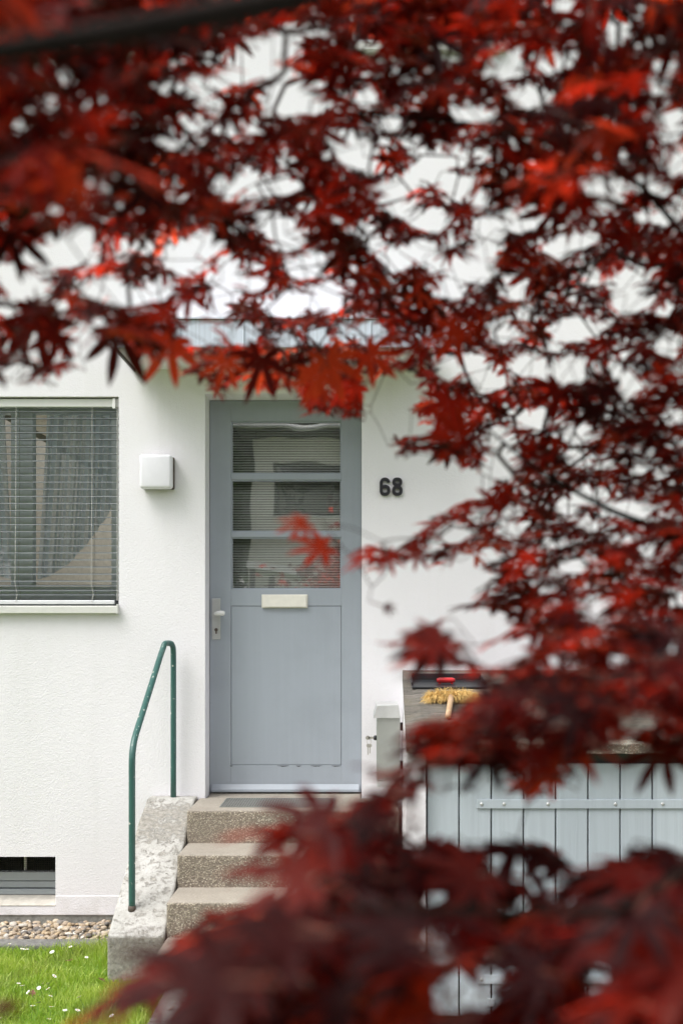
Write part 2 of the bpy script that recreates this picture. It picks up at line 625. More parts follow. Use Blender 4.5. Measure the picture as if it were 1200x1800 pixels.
# path: concrete flags with open joints
b = MB()
rr = random.Random(3)
y = -1.215
while y > -7.3:
    ln = 0.40
    x = PATH_L
    while x < 0.1:
        w = 0.5
        j = rr.uniform(-0.006, 0.006)
        b.box(x + 0.006, min(x + w, 0.14) - 0.006, y - ln + 0.008, y - 0.006, -0.08, 0.0 + j * 0.7)
        x += w
    y -= ln
x = 0.15
while x < 2.4:
    yy = -1.72
    while yy > -2.6:
        b.box(x + 0.006, x + 0.5 - 0.006, yy - 0.4 + 0.008, yy - 0.006, -0.08, rr.uniform(-0.004, 0.004))
        yy -= 0.4
    x += 0.5
path = tag(b.build('path', M['path'], bevel=0.008, seg=2), kind='structure')

# lawn: soil sheet plus blades
sheet('lawn', -9, PATH_L - 0.004, -7.35, -0.56, GZ - 0.012, M['soil'])


def blades(name, n_list, mat, seed=5):
    rs = np.random.RandomState(seed)
    V, T = [], []
    for (x0, x1, y0, y1, n, hmin, hmax) in n_list:
        xs = rs.uniform(x0, x1, n)
        ys = rs.uniform(y0, y1, n)
        cl = np.sin(xs * 9 + 1.3 * np.sin(ys * 7)) * np.sin(ys * 11 + xs * 3)
        h = rs.uniform(hmin, hmax, n) * (1 + 0.35 * cl)
        # longer tufts along the kerb and by the cheek wall
        h *= 1 + 0.7 * np.exp(-((ys + 0.62) / 0.05) ** 2) + 0.8 * np.exp(-((xs + 1.24) / 0.06) ** 2) * (ys > -1.1)
        a = rs.uniform(0, 2 * np.pi, n)
        w = rs.uniform(0.0011, 0.0026, n)
        lean = rs.uniform(0.15, 1.0, n) * h
        la = rs.uniform(0, 2 * np.pi, n)
        ca, sa = np.cos(a), np.sin(a)
        lx, ly = np.cos(la) * lean, np.sin(la) * lean
        z0 = np.full(n, GZ - 0.015)
        p = np.empty((n, 5, 3))
        p[:, 0] = np.stack([xs - ca * w, ys - sa * w, z0], 1)
        p[:, 1] = np.stack([xs + ca * w, ys + sa * w, z0], 1)
        p[:, 2] = np.stack([xs + ca * w * .8 + lx * .35, ys + sa * w * .8 + ly * .35, z0 + h * .6], 1)
        p[:, 3] = np.stack([xs - ca * w * .8 + lx * .35, ys - sa * w * .8 + ly * .35, z0 + h * .6], 1)
        p[:, 4] = np.stack([xs + lx, ys + ly, z0 + h], 1)
        V.append(p)
        dry = rs.rand(n)
        tt = np.clip(0.5 + 0.3 * cl + rs.normal(0, 0.25, n), 0, 1)
        T.append(np.repeat(tt, 5))
    V = np.concatenate(V).reshape(-1, 3)
    n = len(V) // 5
    base = (np.arange(n) * 5)[:, None]
    f = np.concatenate([base + np.array([0, 1, 2, 3]), base + np.array([3, 2, 4])], 1)
    ff = f.ravel()
    cnt = np.tile([4, 3], n)
    o = np_mesh(name, V, ff, cnt, mat, smooth=False)
    at = o.data.attributes.new('tint', 'FLOAT', 'POINT')
    at.data.foreach_set('value', np.concatenate(T).astype(np.float32))
    return o


gr = blades('grass', [(-2.15, PATH_L + 0.02, -2.0, -0.575, 42000, 0.018, 0.05),
                      (-2.3, PATH_L + 0.02, -3.2, -2.0, 9000, 0.02, 0.05),
                      (-5.5, -2.15, -3.0, -0.575, 16000, 0.02, 0.05)], M['grass'])
tag(gr, 'short bright green grass in front of the gravel strip', 'grass', kind='stuff')

# gravel strip along the wall and its kerb stones
tag(MB().box(-6, -1.172, -0.462, 0.0, -0.2, -0.055).build('gravel_bed', M['kerb']), kind='structure')


def pebbles():
    ico = bmesh.new()
    bmesh.ops.create_icosphere(ico, subdivisions=2, radius=1)
    bv = np.array([v.co[:] for v in ico.verts])
    bf = np.array([[v.index for v in f.verts] for f in ico.faces])
    ico.free()
    rs = np.random.RandomState(4)
    V, F, T = [], [], []
    pts = []
    for layer, (n, z) in enumerate([(1300, -0.045), (1100, -0.030)]):
        for _ in range(n):
            x = rs.uniform(-2.6, -1.19) if rs.rand() < 0.8 else rs.uniform(-6, -2.6)
            y = rs.uniform(-0.44, -0.02)
            s = rs.uniform(0.008, 0.0185)
            pts.append((x, y, z + rs.uniform(-.006, .006), s))
    k = 0
    for (x, y, z, s) in pts:
        sc = np.array([s * rs.uniform(0.9, 1.5), s * rs.uniform(0.8, 1.2), s * rs.uniform(0.5, 0.8)])
        ph = rs.uniform(0, 6, 3)
        d = 1 + 0.16 * np.sin(bv[:, [0]] * 2.3 + ph[0]) + 0.13 * np.sin(bv[:, [1]] * 3.1 + ph[1]) + 0.1 * np.sin(bv[:, [2]] * 2.7 + ph[2])
        q = bv * d * sc
        a = rs.uniform(0, 2 * np.pi)
        t = rs.normal(0, 0.3)
        ca, sa, ct, st = np.cos(a), np.sin(a), np.cos(t), np.sin(t)
        q = q @ np.array([[1, 0, 0], [0, ct, -st], [0, st, ct]]) @ np.array([[ca, -sa, 0], [sa, ca, 0], [0, 0, 1]])
        V.append(q + [x, y, z])
        F.append(bf + k * len(bv))
        T.append(np.full(len(bv), rs.rand()))
        k += 1
    F = np.concatenate(F)
    o = np_mesh('gravel', np.concatenate(V), F.ravel(), np.full(len(F), 3), M['pebble'])
    at = o.data.attributes.new('tint', 'FLOAT', 'POINT')
    at.data.foreach_set('value', np.concatenate(T).astype(np.float32))
    return tag(o, 'rounded beige and grey river pebbles along the wall foot', 'gravel', kind='stuff')


pebbles()
x = -6.0
joints = [-6.0, -5.0, -4.0, -3.0, -1.97, -1.172]
for i in range(len(joints) - 1):
    nm = ['far', '', '', '', '', '']
    o = MB().box(joints[i] + 0.004, joints[i + 1] - 0.004, -0.575, -0.463, -0.2, 0.004 + 0.004 * (i % 2)).build('kerb_stone', M['kerb'], bevel=0.012, seg=3)
    tag(o, kind='structure')

# ------------------------------------------------------------------ the house
house = thing('row_house', 'white rendered house with blue grey front door and grey blinds', 'house', (0, 0, 0))
DOOR_Y = 0.17
HX0, HX1, HTOP, HD = -6.0, 5.5, 6.7, 8.0
OPEN = dict(
    door=(PX(360.5), PX(635.3), 0.60, PZ(692)),
    win=(-2.46, PX(209), 1.655, PZ(697)),
    cellar=(-2.55, PX(98), PZ(1592), PZ(1506)),
    up_a=(-2.40, PX(271), PZ(88), 6.0),
    up_b=(PX(622), PX(886), PZ(82), 6.0),
)


def wall_with_openings(x0, x1, z0, z1, ops, y0, y1):
    xs = sorted({x0, x1, *[o[0] for o in ops], *[o[1] for o in ops]})
    zs = sorted({z0, z1, *[o[2] for o in ops], *[o[3] for o in ops]})
    b = MB()

    def inside(xa, xb, za, zb):
        xm, zm = (xa + xb) / 2, (za + zb) / 2
        return any(o[0] < xm < o[1] and o[2] < zm < o[3] for o in ops)
    for i in range(len(xs) - 1):
        for k in range(len(zs) - 1):
            if inside(xs[i], xs[i + 1], zs[k], zs[k + 1]):
                continue
            a, c, d, e = xs[i], xs[i + 1], zs[k], zs[k + 1]
            b.add([(a, y0, d), (c, y0, d), (c, y0, e), (a, y0, e)], [(0, 1, 2, 3)])
            b.add([(a, y1, d), (a, y1, e), (c, y1, e), (c, y1, d)], [(0, 1, 2, 3)])
    for (a, c, d, e) in ops:
        b.add([(a, y0, d), (a, y0, e), (a, y1, e), (a, y1, d)], [(0, 1, 2, 3)])
        b.add([(c, y0, d), (c, y1, d), (c, y1, e), (c, y0, e)], [(0, 1, 2, 3)])
        b.add([(a, y0, e), (c, y0, e), (c, y1, e), (a, y1, e)], [(0, 1, 2, 3)])
        b.add([(a, y0, d), (a, y1, d), (c, y1, d), (c, y0, d)], [(0, 1, 2, 3)])
    for (xa, xb, za, zb) in [(x0, x1, z0, z1)]:
        b.add([(xa, y0, za), (xa, y0, zb), (xa, y1, zb), (xa, y1, za)], [(0, 1, 2, 3)])
        b.add([(xb, y0, za), (xb, y1, za), (xb, y1, zb), (xb, y0, zb)], [(0, 1, 2, 3)])
        b.add([(xa, y0, zb), (xb, y0, zb), (xb, y1, zb), (xa, y1, zb)], [(0, 1, 2, 3)])
        b.add([(xa, y0, za), (xa, y1, za), (xb, y1, za), (xb, y0, za)], [(0, 1, 2, 3)])
    return b


w = wall_with_openings(HX0, HX1, 0.0, HTOP, list(OPEN.values()), 0.0, 0.32).build('wall', M['plaster'], house, fix=False)
# the thin lower coat of render, 3 mm proud, ends in a faint line
lo = MB()
lo.box(OPEN['cellar'][1] + 0.002, -1.0, -0.003, 0.01, 0.002, 0.105)
lo.box(HX0 + .01, OPEN['cellar'][0] - 0.002, -0.003, 0.01, 0.002, 0.105)
lo.box(OPEN['cellar'][0] - 0.002, OPEN['cellar'][1] + 0.002, -0.003, 0.01, 0.002, OPEN['cellar'][2] - 0.004)
lo.build('lower_render', M['plaster'], house, bevel=0.002)
b = MB()
b.box(HX0, HX0 + 0.3, 0.3205, 0.9, 0, HTOP)
b.box(HX0, HX0 + 0.3, 4.2, HD, 0, HTOP)
b.box(HX0, HX0 + 0.3, 0.9, 4.2, 0, 0.7)
b.box(HX0, HX0 + 0.3, 0.9, 4.2, 3.15, HTOP)  # opening left in this unseen side wall to bring daylight to the curtain
b.box(HX1 - 0.3, HX1, 0.3205, HD, 0, HTOP)
b.box(HX0 + 0.3005, HX1 - 0.3005, HD - 0.3, HD, 0, 0.7)
b.box(HX0 + 0.3005, HX1 - 0.3005, HD - 0.3, HD, 3.15, HTOP)
b.box(HX0 + 0.3005, -5.65, HD - 0.3, HD, 0.7, 3.15)
b.box(-4.65, -2.9, HD - 0.3, HD, 0.7, 3.15)  # unseen rear openings on either side, added to backlight the curtain
b.box(-1.25, HX1 - 0.3005, HD - 0.3, HD, 0.7, 3.15)
b.build('rear_wall', M['stone'], house)
MB().box(HX0 + 0.01, HX1 - 0.01, 0.005, HD, -0.5, -0.0005).build('plinth', M['plinth'], house)
b = MB()
b.box(HX0 + 0.31, HX1 - 0.31, 0.325, HD - 0.31, 0.50, 0.58)
b.box(-2.75, HX1 - 0.31, 0.325, HD - 0.31, 3.2, 3.4)  # upper slab stops short, unseen, so daylight from above reaches the curtain
b.box(HX0 + 0.31, HX1 - 0.31, 0.325, HD - 0.31, 0.01, 0.05)
b.build('floor', M['floor'], house)
b = MB()
b.box(-1.079, HX1 - 0.31, 3.6, 3.7, 0.6, 3.19)
b.box(-1.16, -1.08, 0.325, HD - 0.31, 0.6, 3.19)
b.box(-2.85, -2.752, 0.325, HD - 0.31, 3.2, HTOP)  # added unseen wall that keeps that daylight out of the upper room
b.build('room_partition', M['interior'], house)
b = MB()
b.prism([(-0.55, HTOP + 0.02), (-0.55, HTOP + 0.14), (HD / 2, HTOP + 2.4), (HD + 0.5, HTOP + 0.14), (HD + 0.5, HTOP + 0.02)], 'x', -2.86, HX1 + 0.3)
b.box(HX0 - 0.3, -2.87, -0.55, 0.33, HTOP + 0.02, HTOP + 0.14)      # roof left off behind this, unseen, so daylight backlights the curtain
b.build('roof', M['rooftile'], house)

# canopy over the door
CX0, CX1 = P(238, 650).x, 0.335
CYF, CZ0, CZ1 = -0.45, PZ(650), P(0, 562, -0.45).z
can = MB().box(CX0 + 0.004, CX1 - 0.004, CYF + 0.02, -0.001, CZ0, CZ1 - 0.02).build('canopy', M['plaster'], house, bevel=0.004)
b = MB()
b.box(CX0 - 0.002, CX1 + 0.002, CYF - 0.004, CYF + 0.018, CZ0 + 0.006, CZ1)
for i in range(1, 5):
    xx = CX0 + (CX1 - CX0) * i / 5
    b.box(xx - 0.004, xx + 0.004, CYF - 0.010, CYF - 0.0045, CZ0 + 0.008, CZ1 - 0.004)
b.build('fascia', M['zinc'], can, bevel=0.002)
b = MB()
b.box(CX0 - 0.006, CX0 + 0.003, CYF + 0.019, -0.002, CZ0 - 0.012, CZ1 - 0.015)
b.build('drip_edge', M['darkmetal'], can)
MB().box(CX0 - 0.012, CX1 + 0.012, CYF - 0.014, 0, CZ1 + 0.001, CZ1 + 0.008).build('cover_sheet', M['zinc'], can)


# --- windows -------------------------------------------------------
def window(op, mullions=1, y=0.13, lab=None, fw=0.065, mw=0.12):
    x0, x1, z0, z1 = op
    fr = MB()
    x0, x1, z0, z1 = x0 + 0.002, x1 - 0.002, z0 + 0.002, z1 - 0.002
    fr.box(x0, x0 + fw, y, y + 0.06, z0, z1)
    fr.box(x1 - fw, x1, y, y + 0.06, z0, z1)
    fr.box(x0 + fw, x1 - fw, y, y + 0.06, z0, z0 + fw * 1.9)
    fr.box(x0 + fw, x1 - fw, y, y + 0.06, z1 - fw, z1)
    xs = [x0 + fw]
    for k in range(mullions):
        xm = x0 + (x1 - x0) * (k + 1) / (mullions + 1)
        fr.box(xm - mw / 2, xm + mw / 2, y - 0.004, y + 0.06, z0 + fw * 1.9, z1 - fw)
        fr.box(xm - 0.002, xm + 0.002, y - 0.008, y - 0.004, z0 + fw * 1.9, z1 - fw)
        xs += [xm - mw / 2, xm + mw / 2]
    xs.append(x1 - fw)
    f = fr.build('window', M['frame'], house, bevel=0.003, label=lab)
    for k in range(0, len(xs), 2):
        MB().box(xs[k] - 0.003, xs[k + 1] + 0.003, y + 0.026, y + 0.030, z0 + fw * 1.9 - 0.003, z1 - fw + 0.003).build('pane', M['glass'], f)
    return f


wop = OPEN['win']
win = window(wop, 1, 0.12, 'ground floor window behind a grey outside blind')
b = MB()
SX1 = PX(205.5, -0.035)
b.prism([(-0.035, PZ(1078, -0.035)), (-0.035, PZ(1066, -0.035)), (0.12, PZ(1066, -0.035) + 0.012), (0.12, PZ(1078, -0.035) + 0.004)], 'x', wop[0] - 0.01, SX1)
b.build('sill', M['sill'], win, bevel=0.002)
MB().box(SX1 - 0.002, SX1 + 0.004, -0.036, -0.0012, PZ(1078, -0.035) - 0.002, PZ(1066, -0.035) + 0.012).build('sill_end', M['sill'], win)

# outside venetian blind hanging in the window recess
BY = 0.052
bl = thing('venetian_blind', 'grey outside venetian blind lowered over the left ground floor window', 'blind', (-1.9, BY, wop[3] - 0.01))
MB().box(wop[0] + 0.01, wop[1] - 0.006, BY - 0.03, BY + 0.03, PZ(717, BY), PZ(703, BY)).build('head_rail', M['white'], bl, bevel=0.003)
b = MB()
z = PZ(724, BY)
zz = []
while z > PZ(1016, BY):
    zz.append(z)
    z -= 0.0385
while z > PZ(1052, BY):
    zz.append(z)
    z -= 0.0245
rr = random.Random(12)
for z in zz:
    tilt = rr.uniform(-0.0012, 0.0012)
    sag = rr.uniform(0, 0.0015)
    n = 8
    prof = []
    for k in range(7):
        u = k / 6 - 0.5
        prof.append((BY + u * 0.05, z + tilt * u + 0.0045 * (1 - 4 * u * u) + u * 0.006))
    prof2 = [(p[0], p[1] - 0.0012) for p in reversed(prof)]
    b.prism(prof + prof2, 'x', wop[0] + 0.014 + rr.uniform(-.002, .002), wop[1] - 0.011 + rr.uniform(-.002, .002))
b.build('slat', M['slat'], bl, label='dark grey horizontal slats')
MB().box(wop[0] + 0.012, wop[1] - 0.028, BY - 0.028, BY + 0.026, PZ(1062, BY), PZ(1056, BY) + 0.002).build('bottom_rail', M['alu'], bl, bevel=0.004)
MB().box(wop[1] - 0.0275, wop[1] - 0.006, BY - 0.026, BY + 0.024, PZ(1064, BY), PZ(1053, BY)).build('end_cap', M['black'], bl, bevel=0.006)
for px in (32, 165, -100):
    x = PX(px, BY)
    q = MB()
    for off in (-0.031, 0.031):
        q.tube([(x, BY + off, PZ(716, BY)), (x - 0.002, BY + off, PZ(900, BY)), (x - 0.006, BY + off, PZ(1025, BY)),
                (x + 0.006, BY + off, PZ(1046, BY)), (x - 0.003, BY + off, PZ(1058, BY))], 0.0016, 6)
    q.build('cord', M['cord'], bl)
q = MB()
q.tube([(wop[1] - 0.012, BY - 0.034, PZ(702, BY)), (wop[1] - 0.012, BY - 0.034, PZ(1056, BY))], 0.0022, 6)
q.build('guide_wire', M['cord'], bl)
q = MB().box(PX(198, 0.01), PX(203, 0.01), 0.008, 0.02, PZ(718, 0.01), PZ(700, 0.01)).build('bracket', M['white'], bl, bevel=0.002)


# sheer curtains inside
def curtain(name, label, x_top0, x_top1, tied_x, z_top, hem, y, flip):
    nu, nv = 120, 40
    V, Fq = [], []
    for j in range(nv + 1):
        v = j / nv
        for i in range(nu + 1):
            u = i / nu
            # u = 0 at the tied side
            hx, hz = hem(u)
            tx = x_top0 + (x_top1 - x_top0) * u
            k = v ** 1.25
            x = tx * (1 - k) + hx * k
            zz_ = z_top * (1 - v) + hz * v
            yy = y + 0.022 * math.sin(u * 38 + 2 * math.sin(u * 9)) * (1 - 0.35 * v) + 0.005 * math.sin(u * 101 + v * 3)
            V.append((x, yy, zz_))
    for j in range(nv):
        for i in range(nu):
            a = j * (nu + 1) + i
            Fq += [a, a + 1, a + nu + 2, a + nu + 1]
    o = np_mesh(name, V, Fq, np.full(nu * nv, 4), M['sheer'])
    return tag(o, label, 'curtain')


CYI = 0.205


def hem_r(u):
    x0, z0 = PX(66, CYI), PZ(1018, CYI)
    x1, z1 = PX(212, CYI), PZ(868, CYI)
    return (x0 + (x1 - x0) * u, z0 + (z1 - z0) * (u ** 1.7))


def hem_l(u):
    x0, z0 = PX(24, CYI), PZ(1018, CYI)
    x1, z1 = PX(-145, CYI), PZ(868, CYI)
    return (x0 + (x1 - x0) * u, z0 + (z1 - z0) * (u ** 1.7))


curtain('curtain', 'sheer white curtain sweeping down to the left behind the right pane', PX(84, CYI), PX(216, CYI), 0, PZ(700, CYI), hem_r, CYI, 1)
curtain('curtain', 'sheer white curtain at the photo edge behind the left pane', PX(8, CYI), PX(-150, CYI), 0, PZ(700, CYI), hem_l, CYI, -1)

for nm, lab in (('up_a', 'upper window left of the canopy, its sill just in view'), ('up_b', 'upper window above the house number')):
    op = OPEN[nm]
    f = window(op, 1, 0.13, lab)
    MB().box(op[0] - 0.02, op[1] + 0.005, -0.04, 0.125, op[2] - 0.035, op[2] + 0.008).build('sill', M['sill'], f, bevel=0.002)
    MB().box(op[0] + 0.01, op[1] - 0.02, 0.03, 0.08, op[2] + 0.03, op[2] + 0.055).build('blind_rail', M['alu'], f, bevel=0.003)
    q = MB()
    for k in range(26):
        q.box(op[0] + 0.012, op[1] - 0.012, 0.03, 0.078, op[2] + 0.08 + 0.042 * k, op[2] + 0.0815 + 0.042 * k)
    q.build('blind_slat', M['slat'], f)

# cellar window
op = OPEN['cellar']
b = MB()
y = 0.13
zt = PZ(1533, y)
b.box(op[0], op[1] - 0.001, y, y + 0.05, PZ(1548, y), zt)
b.box(op[0], op[1] - 0.001, y + 0.006, y + 0.05, PZ(1561, y) + 0.001, PZ(1549.5, y))
b.box(op[0], op[1] - 0.001, y - 0.006, y + 0.05, PZ(1572, y), PZ(1562.5, y))
cw = b.build('cellar_window', M['cellar'], house, bevel=0.003)
b = MB()
g = 0.012
x = op[0]
while x < op[1]:
    b.box(x - 0.0006, x + 0.0006, y + 0.02, y + 0.0212, zt, op[3])
    x += g
z = zt
while z < op[3]:
    b.box(op[0], op[1] - 0.002, y + 0.0213, y + 0.0224, z - 0.0006, z + 0.0006)
    z += g
b.build('wire_mesh', M['wire'], cw)
MB().box(PX(38, y), PX(42, y), y + 0.05, y + 0.06, zt, op[3]).build('window_stay', M['cream'], cw)
MB().prism([(-0.004, op[2] - 0.002), (-0.004, op[2] + 0.003), (y - 0.007, PZ(1572, y) - 0.001), (y - 0.007, op[2] - 0.002)], 'x', op[0] + 0.002, op[1] - 0.002).build('cellar_sill', M['stone'], cw)

# --- front door ------------------------------------------------------
dx0, dx1, _, dz1 = OPEN['door']
dx0 += 0.002
dx1 -= 0.002
dz0, dz1 = 0.640, dz1 - 0.002
px0, px1 = PX(406, DOOR_Y), PX(600, DOOR_Y)
ZR = [(PZ(833, DOOR_Y), PZ(740, DOOR_Y)), (PZ(935, DOOR_Y), PZ(843, DOOR_Y)), (PZ(1036, DOOR_Y), PZ(944, DOOR_Y))]
y0, y1 = DOOR_Y, DOOR_Y + 0.045
b = MB()
b.box(dx0, px0, y0, y1, dz0, dz1)
b.box(px1, dx1, y0, y1, dz0, dz1)
b.box(px0, px1, y0, y1, ZR[0][1], dz1)
b.box(px0, px1, y0 + 0.004, y1, ZR[1][1], ZR[0][0])
b.box(px0, px1, y0 + 0.004, y1, ZR[2][1], ZR[1][0])
lx0, lx1, lz0, lz1 = PX(403, DOOR_Y), PX(601, DOOR_Y), PZ(1345, DOOR_Y), PZ(1065, DOOR_Y)
b.box(px0, px1, y0, y1, lz1, ZR[2][0])
g = 0.0022
b.box(px0 + g, px1 - g, y0 + 0.0025, y1, lz0 + g, lz1 - g)
b.box(px0, px1, y0, y1, dz0, lz0)
door = b.build('door', M['door'], house, bevel=0.0016)
rr = random.Random(41)
for (pxa, pxb) in ((487, 508), (520, 530), (546, 566), (582, 599), (404, 409)):
    zc = PZ(1346, DOOR_Y)
    n_ = 7
    top_, bot_ = [], []
    for k in range(n_ + 1):
        u = k / n_
        xx = PX(pxa + (pxb - pxa) * u, DOOR_Y)
        hgt = 0.0065 * math.sin(math.pi * min(max(u, .04), .96)) * rr.uniform(0.5, 1.0)
        top_.append((xx, zc + 0.001))
        bot_.append((xx, zc - hgt))
    MB().prism(top_ + bot_[::-1], 'y', y0 - 0.0006, y0 + 0.002).build('flaked_paint', M['darkmetal'], door)
# glazing beads round the three panes
for (za, zb) in ZR:
    b = MB()
    for (xa, xb, zc, zd) in ((px0, px0 + 0.008, za, zb), (px1 - 0.008, px1, za, zb), (px0 + 0.008, px1 - 0.008, za, za + 0.008), (px0 + 0.008, px1 - 0.008, zb - 0.008, zb)):
        b.box(xa, xb, y0 + 0.012, y0 + 0.022, zc, zd)
    b.build('glazing_bead', M['door'], door)
for (za, zb) in ZR:
    MB().box(px0 + 0.004, px1 - 0.004, y0 + 0.023, y0 + 0.027, za + 0.004, zb - 0.004).build('pane', M['door_glass'], door)
b = MB()
b.prism([(y0 - 0.022, dz0 + 0.004), (y0 - 0.022, dz0 + 0.018), (y0 - 0.0005, PZ(1378, DOOR_Y)), (y0 - 0.0005, dz0 + 0.004)], 'x', dx0 + 0.012, dx1 - 0.012)
b.build('weather_bar', M['door'], door, bevel=0.002)
# letter slot
ms = MB().box(PX(460, DOOR_Y), PX(541, DOOR_Y), y0 - 0.008, y0 - 0.0005, PZ(1069, DOOR_Y), PZ(1045, DOOR_Y)).build('letter_slot', M['cream'], door, bevel=0.003)
b = MB()
b.prism([(y0 - 0.018, PZ(1067, DOOR_Y)), (y0 - 0.012, PZ(1047, DOOR_Y)), (y0 - 0.0085, PZ(1047, DOOR_Y)), (y0 - 0.0085, PZ(1067, DOOR_Y))], 'x', PX(462.5, DOOR_Y), PX(538.5, DOOR_Y))
o = b.build('letter_flap', M['cream'], door, bevel=0.002)
# handle plate and lever
hp = MB().box(PX(373, DOOR_Y), PX(388, DOOR_Y), y0 - 0.009, y0 - 0.0005, PZ(1124, DOOR_Y), PZ(1052, DOOR_Y)).build('handle_plate', M['steel_lid'], door, bevel=0.003)
b = MB()
hx, hz = PX(380.5, DOOR_Y), PZ(1079, DOOR_Y)
b.tube([(hx, y0 - 0.009, hz), (hx, y0 - 0.03, hz), (hx + 0.002, y0 - 0.046, hz), (hx + 0.012, y0 - 0.055, hz + 0.001), (hx + 0.03, y0 - 0.056, hz + 0.003), (hx + 0.046, y0 - 0.054, hz + 0.002), (hx + 0.052, y0 - 0.052, hz + 0.001)],
       [0.009, 0.009, 0.0105, 0.0125, 0.014, 0.014, 0.009], 14)
b.build('handle', M['white'], door, smooth=True)
b = MB()
kx, kz = PX(380.5, DOOR_Y), PZ(1107, DOOR_Y)
b.cyl((kx, y0 - 0.0125, kz), (kx, y0 - 0.009, kz), 0.0095)
b.box(kx - 0.004, kx + 0.004, y0 - 0.0125, y0 - 0.009, kz - 0.022, kz - 0.006)
b.build('lock_cylinder', M['rust'], door, bevel=0.001)
# threshold board under the leaf
MB().box(dx0, dx1, y0 + 0.002, 0.33, 0.601, 0.637).build('threshold', M['plinth'], house)

# thin blind and hall behind the door glass
hb = thing('door_blind', 'fine pale slatted blind hanging behind the door glass', 'blind', (-0.45, 0.25, ZR[0][1]))
b = MB()
z = ZR[0][1] + 0.02
while z > ZR[2][0] - 0.02:
    b.prism([(0.244, z - 0.0052), (0.244, z - 0.0046), (0.256, z + 0.0062), (0.256, z + 0.0056)], 'x', px0 - 0.02, px1 + 0.02)
    z -= 0.0142
b.build('slat', M['sill'], hb)
for px in (450, 559):
    x = PX(px, 0.24)
    MB().tube([(x, 0.239, ZR[0][1] + 0.02), (x, 0.239, ZR[2][0] - 0.02)], 0.0011, 5).build('cord', M['cord'], hb)

# ------------------------------------------------------------------ wall lamp, house number
LX0, LX1, LZ0, LZ1 = PX(245.5, -0.07), PX(302.5, -0.07), PZ(859, -0.07), PZ(799, -0.07)
lamp = thing('wall_lamp', 'square white wall lamp between the window and the door', 'lamp', ((LX0 + LX1) / 2, 0, (LZ0 + LZ1) / 2))
MB().box(LX0 + 0.006, LX1 + 0.004, -0.022, -0.001, LZ0 + 0.002, LZ1 - 0.006).build('back_plate', M['rust'], lamp, bevel=0.008)
b = MB().box(LX0, LX1, -0.082, -0.0225, LZ0, LZ1)
b.build('shade', M['opal'], lamp, bevel=0.017, seg=5, smooth=True)


def ribbon(b, path, w, y0, y1, closed=False):
    n = len(path)
    L, Rr = [], []
    for i in range(n):
        if closed:
            a, c = path[(i - 1) % n], path[(i + 1) % n]
        else:
            a, c = path[max(i - 1, 0)], path[min(i + 1, n - 1)]
        tx, tz = c[0] - a[0], c[1] - a[1]
        l = math.hypot(tx, tz) or 1
        nx, nz = -tz / l * w / 2, tx / l * w / 2
        L.append((path[i][0] + nx, path[i][1] + nz))
        Rr.append((path[i][0] - nx, path[i][1] - nz))
    vs, fs = [], []
    for i in range(n):
        vs += [(L[i][0], y0, L[i][1]), (Rr[i][0], y0, Rr[i][1]), (Rr[i][0], y1, Rr[i][1]), (L[i][0], y1, L[i][1])]
    m = n if closed else n - 1
    for i in range(m):
        j = (i + 1) % n
        for k in range(4):
            k2 = (k + 1) % 4
            fs.append((i * 4 + k, j * 4 + k, j * 4 + k2, i * 4 + k2))
    if not closed:
        fs += [(0, 1, 2, 3), ((n - 1) * 4 + 3, (n - 1) * 4 + 2, (n - 1) * 4 + 1, (n - 1) * 4)]
    b.add(vs, fs)


def oval(cx, cz, rx, rz, n=40, pw=2.5):
    out = []
    for i in range(n):
        a = 2 * math.pi * i / n
        c, s = math.cos(a), math.sin(a)
        out.append((cx + rx * math.copysign(abs(c) ** (2 / pw), c), cz + rz * math.copysign(abs(s) ** (2 / pw), s)))
    return out


nx0, nx1, nz0, nz1 = PX(667), PX(707), PZ(872), PZ(840)
H = nz1 - nz0
sw = 0.0168
num = thing('house_number', 'raised black house number 68 on the wall beside the door', 'house number', (nx0, 0, nz0))
dw = (nx1 - nx0) * 0.46
b = MB()
rx = dw / 2 - sw / 2
cx6 = nx0 + dw / 2
rz6 = H * 0.30 - sw / 2
ribbon(b, oval(cx6, nz0 + H * 0.30, rx, rz6), sw, -0.016, -0.004, True)
stem = [(cx6 - rx, nz0 + H * 0.30), (cx6 - rx, nz0 + H * 0.62)]
for i in range(0, 15):
    a = math.pi - math.pi * 0.97 * i / 14
    stem.append((cx6 + rx * math.cos(a), nz0 + H - sw / 2 - rx + H * 0.0 + rx * math.sin(a)))
ribbon(b, stem, sw * 0.985, -0.0156, -0.0044)
b.build('digit', M['black'], num)
b = MB()
cx8 = nx1 - dw / 2
ribbon(b, oval(cx8, nz0 + H * 0.285, rx, H * 0.285 - sw / 2), sw, -0.016, -0.004, True)
ribbon(b, oval(cx8, nz0 + H * 0.755, rx * 0.93, H * 0.245 - sw / 2), sw * 0.98, -0.0156, -0.0044, True)
b.build('digit', M['black'], num)
